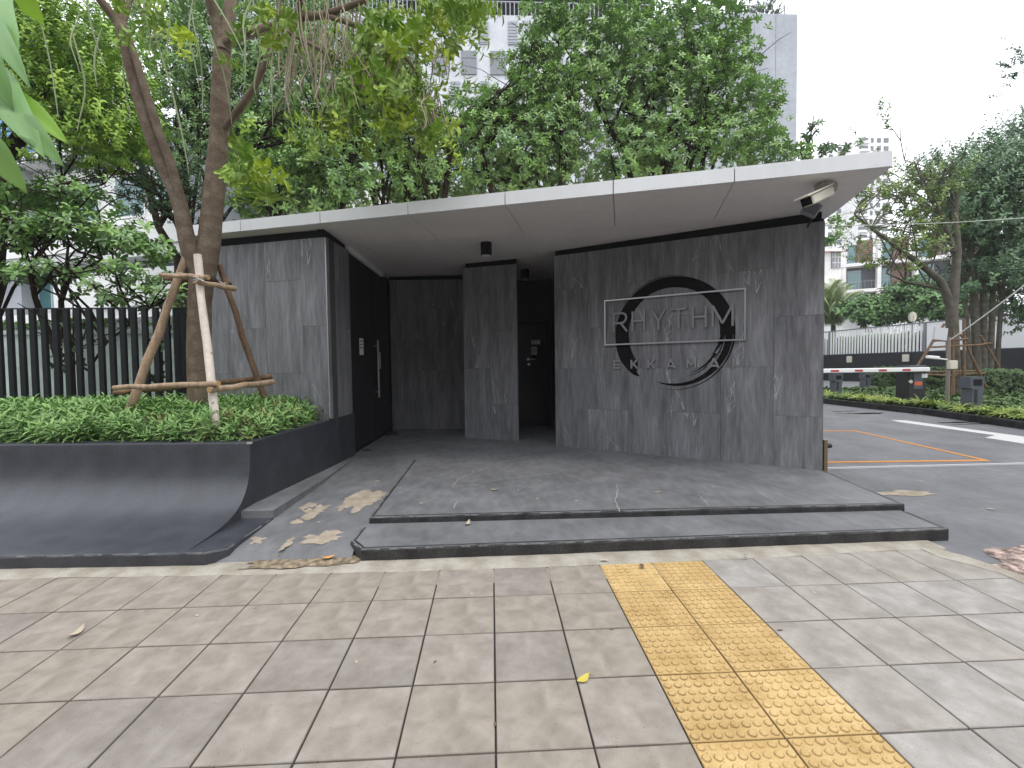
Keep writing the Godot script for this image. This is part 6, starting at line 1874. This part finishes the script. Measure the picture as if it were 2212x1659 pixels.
func build_barrier():
	var p := on_pav(1966, 869, 0.14)
	var root := thing("boom_barrier", p, "black barrier cabinet with a white arm striped in red across the drive", "barrier")
	var s := -p.z / F
	var w := 42.0 * s * 0.94; var h := 83.0 * s
	var b := MB.new(); b.cbox(p + Vector3(0, h * 0.5, 0), Vector3(w, h, 0.42), 0.015)
	var cab := obj(b, "cabinet", M.black, root)
	b = MB.new(); b.cbox(p + Vector3(0, h - 0.03, 0.005), Vector3(w + 0.02, 0.05, 0.45), 0.012); obj(b, "lid", M.slate, cab)
	b = MB.new(); b.box(p + Vector3(0.02, h * 0.52, 0.213), Vector3(0.20, 0.10, 0.012)); obj(b, "reflector", M.orange, cab)
	b = MB.new(); b.tube([p + Vector3(-0.19, h * 0.57, 0.20), p + Vector3(-0.19, h * 0.57, 0.225)], [0.05, 0.045], 14); obj(b, "lock_cover", M.ivory, cab)
	b = MB.new(); b.box(p + Vector3(0.02, h * 0.62, 0.2125), Vector3(0.26, 0.5, 0.006)); obj(b, "door", M.slate, cab)
	b = MB.new(); b.box(p + Vector3(w * 0.5 - 0.05, h * 0.72, 0.213), Vector3(0.16, 0.11, 0.012)); obj(b, "sticker", M.paper, cab)
	var ay := at(1966, 798.5, p.z + 0.3).y
	b = MB.new(); b.cbox(Vector3(p.x - 2.8, ay, p.z + 0.30), Vector3(6.1, 0.115, 0.05), 0.015)
	var arm := obj(b, "arm", M.white_paint, root)
	for k in 7:
		b = MB.new(); b.box(Vector3(p.x - 0.42 - 0.66 * k, ay - 0.005, p.z + 0.3265), Vector3(0.22, 0.05, 0.004)); obj(b, "stripe", M.red, arm)
	b = MB.new(); b.tube([Vector3(p.x + 0.05, ay, p.z + 0.20), Vector3(p.x + 0.05, ay, p.z + 0.275)], [0.07, 0.07], 14); obj(b, "hub", M.grey_metal, arm)
	# posts
	for q in [[1805, 854, 20.0, 48.0, "grey angled post under the striped barrier arm tip"], [1868, 840, 16.0, 34.0, "grey angled post standing behind the striped arm"], [2098, 889, 33.0, 79.0, "tall dark grey card reader post at the island kerb"]]:
		var e := on_pav(q[0], q[1], 0.14)
		var k := -e.z / F
		var t := thing("reader_post", e, q[4], "post", "posts on the traffic island")
		var W: float = q[2] * k; var H: float = q[3] * k
		b = MB.new()
		b.plate(PackedVector2Array([Vector2(-W * 0.42, 0), Vector2(W * 0.30, 0), Vector2(W * 0.5, H), Vector2(-W * 0.5, H), Vector2(-W * 0.5, H * 0.68), Vector2(-W * 0.34, H * 0.66)]), -0.13, 0.13)
		obj(b, "body", M.slate, t, Transform3D(Basis(), e))
		b = MB.new(); b.box(Vector3(0, H * 0.84, 0.133), Vector3(W * 0.6, H * 0.18, 0.008)); obj(b, "reader", M.band, t, Transform3D(Basis(), e))
		b = MB.new(); b.box(Vector3(-W * 0.12, H * 0.45, 0.132), Vector3(W * 0.22, H * 0.4, 0.006)); obj(b, "recess", M.black, t, Transform3D(Basis(), e))
	# steel pole with control boxes
	var e := on_pav(2046, 880, 0.14)
	var t := thing("control_pole", e, "slim steel pole carrying white boxes and a small camera", "pole")
	var ty := at(2046, 728, e.z).y
	b = MB.new(); b.tube([e, Vector3(e.x, ty, e.z)], [0.045, 0.045], 10); b.tube([e, e + Vector3(0, 0.03, 0)], [0.12, 0.12], 12); obj(b, "pole", M.brass_dull, t)
	var q0 := at(2031, 721, e.z + 0.06)
	b = MB.new(); b.box(q0, Vector3(0.33, 0.30, 0.05), Basis(Vector3.BACK, -0.12)); obj(b, "panel", M.white_grey, t)
	q0 = at(2057, 788, e.z + 0.05)
	b = MB.new(); b.cbox(q0, Vector3(0.20, 0.21, 0.10), 0.01); obj(b, "junction_box", M.ivory, t)
	q0 = at(2015, 772, e.z + 0.1)
	b = MB.new(); b.cbox(q0, Vector3(0.30, 0.075, 0.10), 0.012, Basis(Vector3.BACK, -0.1)); b.tube([q0 + Vector3(0.1, -0.03, 0), Vector3(e.x, q0.y - 0.06, e.z)], [0.018, 0.018], 6); obj(b, "camera", M.white_paint, t)
	# rope and overhead cable
	b = MB.new()
	var ra := Vector3(e.x, at(2050, 737, e.z).y, e.z); var rb := at(2330, 520, -9.0)
	b.tube(sagging(ra, rb, 0.06, 10), taper(11, 0.014, 0.014), 5)
	tag(obj(b, "guy_rope", M.rope), "white rope running up from the steel pole over the drive", "rope")
	b = MB.new()
	b.tube(sagging(at(1700, 488, -13), at(2400, 455, -12), 0.12, 14), taper(15, 0.010, 0.010), 5)
	tag(obj(b, "overhead_cable", M.rope), "thin pale cable stretched across in front of the island trees", "cable")

func build_island_trees():
	var z := -14.0
	var b0 := on_pav(2062, 856, 0.14)
	z = b0.z
	# tree with long bare limbs
	var blobs := []
	for w in [[1850, 450, 0.7, 0.5, 26], [1900, 420, 0.6, 0.5, 26], [1960, 470, 0.8, 0.6, 46], [1870, 540, 0.6, 0.5, 26], [1930, 560, 0.7, 0.5, 40], [2000, 520, 0.8, 0.6, 60], [1990, 420, 0.6, 0.6, 40], [1900, 265, 0.25, 0.4, 10], [1970, 380, 0.5, 0.5, 22], [1885, 370, 0.2, 0.15, 8], [2030, 400, 0.6, 0.5, 50]]: blobs.append([at(w[0], w[1], z), Vector3(w[2], w[3], 0.8), w[4]])
	tree("bare_limbed_tree", "grey-barked tree with long sparse limbs reaching over the barrier", "tree", "", b0, [
		[px_path([[2062, 858, z], [2058, 760, z], [2056, 670, z], [2063, 596, z], [2068, 545, z], [2062, 450, z], [2075, 400, z]]), [0.19, 0.16, 0.15, 0.12, 0.11, 0.08, 0.04]],
		[px_path([[2056, 672, z], [2042, 630, z], [2029, 604, z + 0.1], [1992, 574, z + 0.1], [1933, 530, z + 0.2], [1882, 493, z + 0.2], [1845, 462, z + 0.2]]), [0.12, 0.11, 0.10, 0.085, 0.06, 0.045, 0.02]],
		[px_path([[2040, 626, z], [2005, 618, z], [1955, 608, z], [1915, 590, z]]), [0.05, 0.045, 0.035, 0.02]],
		[px_path([[2062, 540, z], [2029, 460, z], [1996, 400, z], [1975, 350, z]]), [0.07, 0.065, 0.045, 0.02]]],
		blobs, M.spray_small, M.leaf_matte, M.grey_bark, 0.9, 1.5, Color(0.10, 0.15, 0.05), Color(0.19, 0.27, 0.05), 401, 34, 0.0, 0, 0.022)
	# dense dark tree at the right
	var zd := -15.5
	blobs = []
	for w in [[2150, 440, 2.0, 1.6, 900], [2230, 350, 1.9, 1.6, 800], [2080, 470, 1.3, 1.0, 420], [2180, 560, 1.6, 1.0, 520], [2060, 380, 1.0, 0.7, 260], [2260, 520, 1.6, 2.2, 800], [2240, 660, 1.0, 1.0, 360], [2100, 620, 0.7, 0.45, 120]]: blobs.append([at(w[0], w[1], zd), Vector3(w[2], w[3], 1.5), w[4]])
	var d0 := on_pav(2120, 845, 0.14); d0.z = zd; d0 = Vector3(at(2125, 800, zd).x, gnd_h(zd) + 0.1, zd)
	var st := []
	for k in 5:
		var bx := 2096.0 + 14.0 * k
		st.append([px_path([[bx, 845, zd], [bx - 3 + 2 * k, 740, zd], [bx + 6 * (k - 2), 640, zd], [bx + 14 * (k - 2), 540, zd], [bx + 24 * (k - 2), 440, zd]]), [0.08 + 0.02 * (k * 3 % 4), 0.07 + 0.02 * (k * 3 % 4), 0.06 + 0.018 * (k * 3 % 4), 0.06, 0.04]])
	tree("dense_dark_tree", "dense dark multi-stemmed tree filling the right of the island", "tree", "", d0, st, blobs, M.spray_small, M.leaf, M.grey_bark, 1.1, 1.9, Color(0.06, 0.115, 0.065), Color(0.12, 0.20, 0.09), 402, 24, 0.15, 0, 0.05)
	# overhanging twig, top right
	blobs = [[at(2205, 140, -9), Vector3(0.3, 0.35, 0.3), 26], [at(2195, 190, -9), Vector3(0.2, 0.12, 0.2), 8]]
	var hb := at(2330, 120, -9)
	var t := thing("overhanging_twig", hb, "small leafy twig hanging into the open sky", "twig")
	var r := crown_points(blobs, 0.6, 0.9, Color(0.03, 0.06, 0.03), Color(0.05, 0.09, 0.04), 7)
	multi(M.spray_small, r[0], r[1], "foliage", M.leaf, t).set_meta("kind", "stuff")
	var b := MB.new(); b.tube([at(2900, 40, -9), hb, at(2225, 140, -9), at(2190, 165, -9)], [0.05, 0.02, 0.012, 0.004], 6); obj(b, "branch", M.dark_bark, t)
	# bamboo staking round the island trees
	var fr := thing("bamboo_stake_frame", on_pav(2075, 858, 0.14), "bamboo stakes and cross bars propping the island trees", "tree stake")
	var e := z + 0.4
	for q in [[[2040, 700], [1974, 803], 0.035], [[2060, 715], [2058, 852], 0.05], [[2075, 722], [2130, 836], 0.035], [[2119, 725], [2158, 792], 0.03], [[2082, 690], [2084, 842], 0.04]]: stake(fr, at(q[0][0], q[0][1], e), at(q[1][0], q[1][1], e + 0.1), q[2], M.pole_brown, int(q[0][0]))
	for q in [[[2016, 737], [2090, 732], 0.03], [[2012, 750], [2100, 746], 0.03], [[2085, 748], [2142, 742], 0.03], [[1986, 808], [2066, 813], 0.03], [[2040, 809], [2128, 807], 0.035], [[1990, 804], [2120, 801], 0.025]]: stake(fr, at(q[0][0], q[0][1], e), at(q[1][0], q[1][1], e + 0.05), q[2], M.pole_brown, int(q[1][0]), "cross_bar")

# ------------------------------------------------------------------ fallen leaves
func curled_leaf(len: float, wid: float, curl: float, sd: int) -> ArrayMesh:
	var g := RandomNumberGenerator.new(); g.seed = sd
	var b := MB.new()
	var prev := []
	for i in 8:
		var f := i / 7.0
		var h := wid * 0.5 * pow(maxf(0.0, sin(pow(f, 0.85) * PI)), 0.75)
		var y := 0.004 + curl * len * pow(absf(f - 0.45) * 1.6, 2.0)
		var m := Vector3((f - 0.5) * len, y, sin(f * 4.0) * len * 0.06)
		var cur := [m + Vector3(0, curl * h * 0.9, -h), m, m + Vector3(0, curl * h * 1.1, h)]
		if i > 0:
			b.quad(prev[1], cur[1], cur[0], prev[0])
			b.quad(prev[2], cur[2], cur[1], prev[1])
		prev = cur
	b.tube([Vector3(len * 0.5, 0.004 + curl * len * 0.77, sin(4.0) * len * 0.06), Vector3(len * 0.72, 0.006, 0.01)], [0.0015, 0.001], 4)
	return b.mesh()

func build_litter():
	var g := RandomNumberGenerator.new(); g.seed = 66
	var kinds := [curled_leaf(0.085, 0.034, 0.35, 1), curled_leaf(0.075, 0.036, 0.15, 2), curled_leaf(0.065, 0.032, 0.08, 3)]
	# [x, y, surface, shape, material, size, label]
	var big := [[708, 1212, 0, 0, "orange_leaf", 1.25, "curled orange leaf by the ramp mouth beside the step corner"],
		[597, 1208, 0, 0, "orange_leaf", 0.8, "small curled ochre leaf on the silt by the ramp mouth"],
		[165, 1370, 0, 0, "dry_leaf", 1.3, "curled pale dry leaf with a stalk on the bare pavement"],
		[1260, 1468, 0, 1, "yellow_leaf", 1.15, "yellow-green fallen leaf on the slab left of the tactile strip"],
		[1387, 1228, 0, 2, "brown_leaf", 1.1, "brown flat leaf on the first yellow tactile tile"],
		[1305, 1215, 0, 1, "dry_leaf", 0.9, "dry tan leaf at the corner of the yellow tactile strip"],
		[1010, 1133, 1, 0, "dry_leaf", 1.2, "curled dry leaf on the lower step tread"],
		[1068, 1058, 2, 0, "dry_leaf", 1.0, "curled tan leaf on the dark terrace by the cracks"],
		[1420, 1062, 2, 1, "dry_leaf", 0.9, "pale dry leaf on the dark terrace by the sign wall"],
		[700, 1036, 3, 1, "green_leaf", 1.3, "green leaf scrap lying against the planter ledge"],
		[640, 1188, 0, 1, "green_leaf", 0.9, "grey-green leaf near the lower peeled patch of the ramp"]]
	for q in big:
		var o := inst(kinds[q[3]], "fallen_leaf", M[q[4]])
		o.global_transform = Transform3D(Basis(Vector3.UP, g.randf() * TAU).scaled(Vector3.ONE * q[5]), litter_at(q[0], q[1], q[2]))
		tag(o, q[6], "leaf")
	for q in [[1120, 1058, 2], [1160, 1075, 2], [910, 1085, 2], [1022, 1020, 2], [1012, 1002, 2], [1245, 1080, 2], [1540, 1050, 2], [1165, 1040, 2], [1690, 1020, 2]]:
		var o := inst(kinds[2], "leaf_scrap", M.dry_leaf)
		o.global_transform = Transform3D(Basis(Vector3.UP, g.randf() * TAU).scaled(Vector3.ONE * g.randf_range(0.45, 0.8)), litter_at(q[0], q[1], q[2]))
		tag(o, "tiny pale leaf scrap lying on the dark terrace floor", "leaf", "leaf scraps on the terrace")
	for q in [[1020, 1283, 0], [1070, 1565, 0], [550, 1315, 0], [1685, 1362, 0], [1610, 1202, 0], [1610, 1209, 0], [1440, 1248, 0], [1760, 1280, 0], [425, 1330, 0], [1320, 1360, 0], [770, 1430, 0], [940, 1430, 0], [2000, 1430, 0]]:
		var o := inst(kinds[2], "leaf_crumb", M.brown_leaf if g.randf() < 0.6 else M.dry_leaf)
		o.global_transform = Transform3D(Basis(Vector3.UP, g.randf() * TAU).scaled(Vector3.ONE * g.randf_range(0.3, 0.6)), litter_at(q[0], q[1], q[2]))
		tag(o, "tiny leaf crumb lying on the paving slabs", "leaf", "leaf crumbs on the pavement")
	for q in [[1912, 988], [2030, 1020], [1990, 1040], [2140, 1100], [2080, 905], [2110, 908]]:
		var o := inst(kinds[2], "drive_leaf", M.dry_leaf)
		o.global_transform = Transform3D(Basis(Vector3.UP, g.randf() * TAU).scaled(Vector3.ONE * g.randf_range(0.6, 1.1)), litter_at(q[0], q[1], 0))
		tag(o, "small pale leaf lying on the asphalt drive", "leaf", "leaves on the drive")

func litter_at(x: float, y: float, s: int) -> Vector3:
	var p := on_pav(x, y)
	if s == 1: p = on_h(x, y, 0.206)
	elif s == 2: p = on_h(x, y, 0.285); p.y = floor_h(p.z) + 0.002
	elif s == 3: p = on_h(x, y, 0.22); p.y = ramp_h(p.z) + 0.004
	elif x < 3000 and p.z < -3.3 and p.x < 3.5: p.y += 0.016
	return p

# ------------------------------------------------------------------
func _ready():
	rng.seed = 1
	solve_camera()
	var cam := Camera3D.new()
	cam.name = "Camera"
	add_child(cam)
	cam.transform = Transform3D(Basis(cam_r, cam_u, -cam_f), CAM)
	cam.fov = rad_to_deg(2.0 * atan(829.5 / F))
	cam.near = 0.05
	cam.far = 2000
	cam.current = true
	var we := WorldEnvironment.new()
	we.name = "Environment"
	var env := Environment.new()
	var sm := ProceduralSkyMaterial.new()
	sm.sky_top_color = Color(0.93, 0.95, 0.98)
	sm.sky_horizon_color = Color(0.97, 0.975, 0.985)
	sm.ground_horizon_color = Color(0.75, 0.75, 0.74)
	sm.ground_bottom_color = Color(0.45, 0.44, 0.42)
	sm.sky_curve = 0.2
	sm.energy_multiplier = 1.25
	var sky := Sky.new(); sky.sky_material = sm
	env.background_mode = Environment.BG_SKY
	env.sky = sky
	env.tonemap_mode = Environment.TONE_MAPPER_LINEAR
	env.tonemap_exposure = 2.1
	env.sdfgi_enabled = true
	env.ssao_enabled = true
	env.ssil_enabled = true
	env.fog_enabled = true
	env.fog_density = 0.001
	env.fog_light_color = Color(0.97, 0.97, 0.98)
	we.environment = env
	add_child(we)
	var sun := DirectionalLight3D.new()
	sun.name = "Sun"
	sun.light_energy = 0.25
	sun.light_color = Color(1.0, 0.98, 0.95)
	sun.light_angular_distance = 14.0
	sun.shadow_enabled = true
	add_child(sun)
	sun.look_at_from_position(Vector3(4, 20, 4), Vector3(0, 0, -4), Vector3.UP)
	make_materials()
	build_ground()
	build_pavement()
	build_terrace()
	build_planter()
	build_gatehouse()
	build_opposite_side()
	build_tower()
	build_far_right()
	build_boundary_fence()
	build_island()
	build_left_fence()
	build_left_background()
	build_roof_litter()
	build_sign()
	build_fittings()
	build_barrier()
	build_front_tree()
	build_shrubs()
	build_trees_behind()
	build_island_trees()
	build_hanging_branch()
	build_litter()
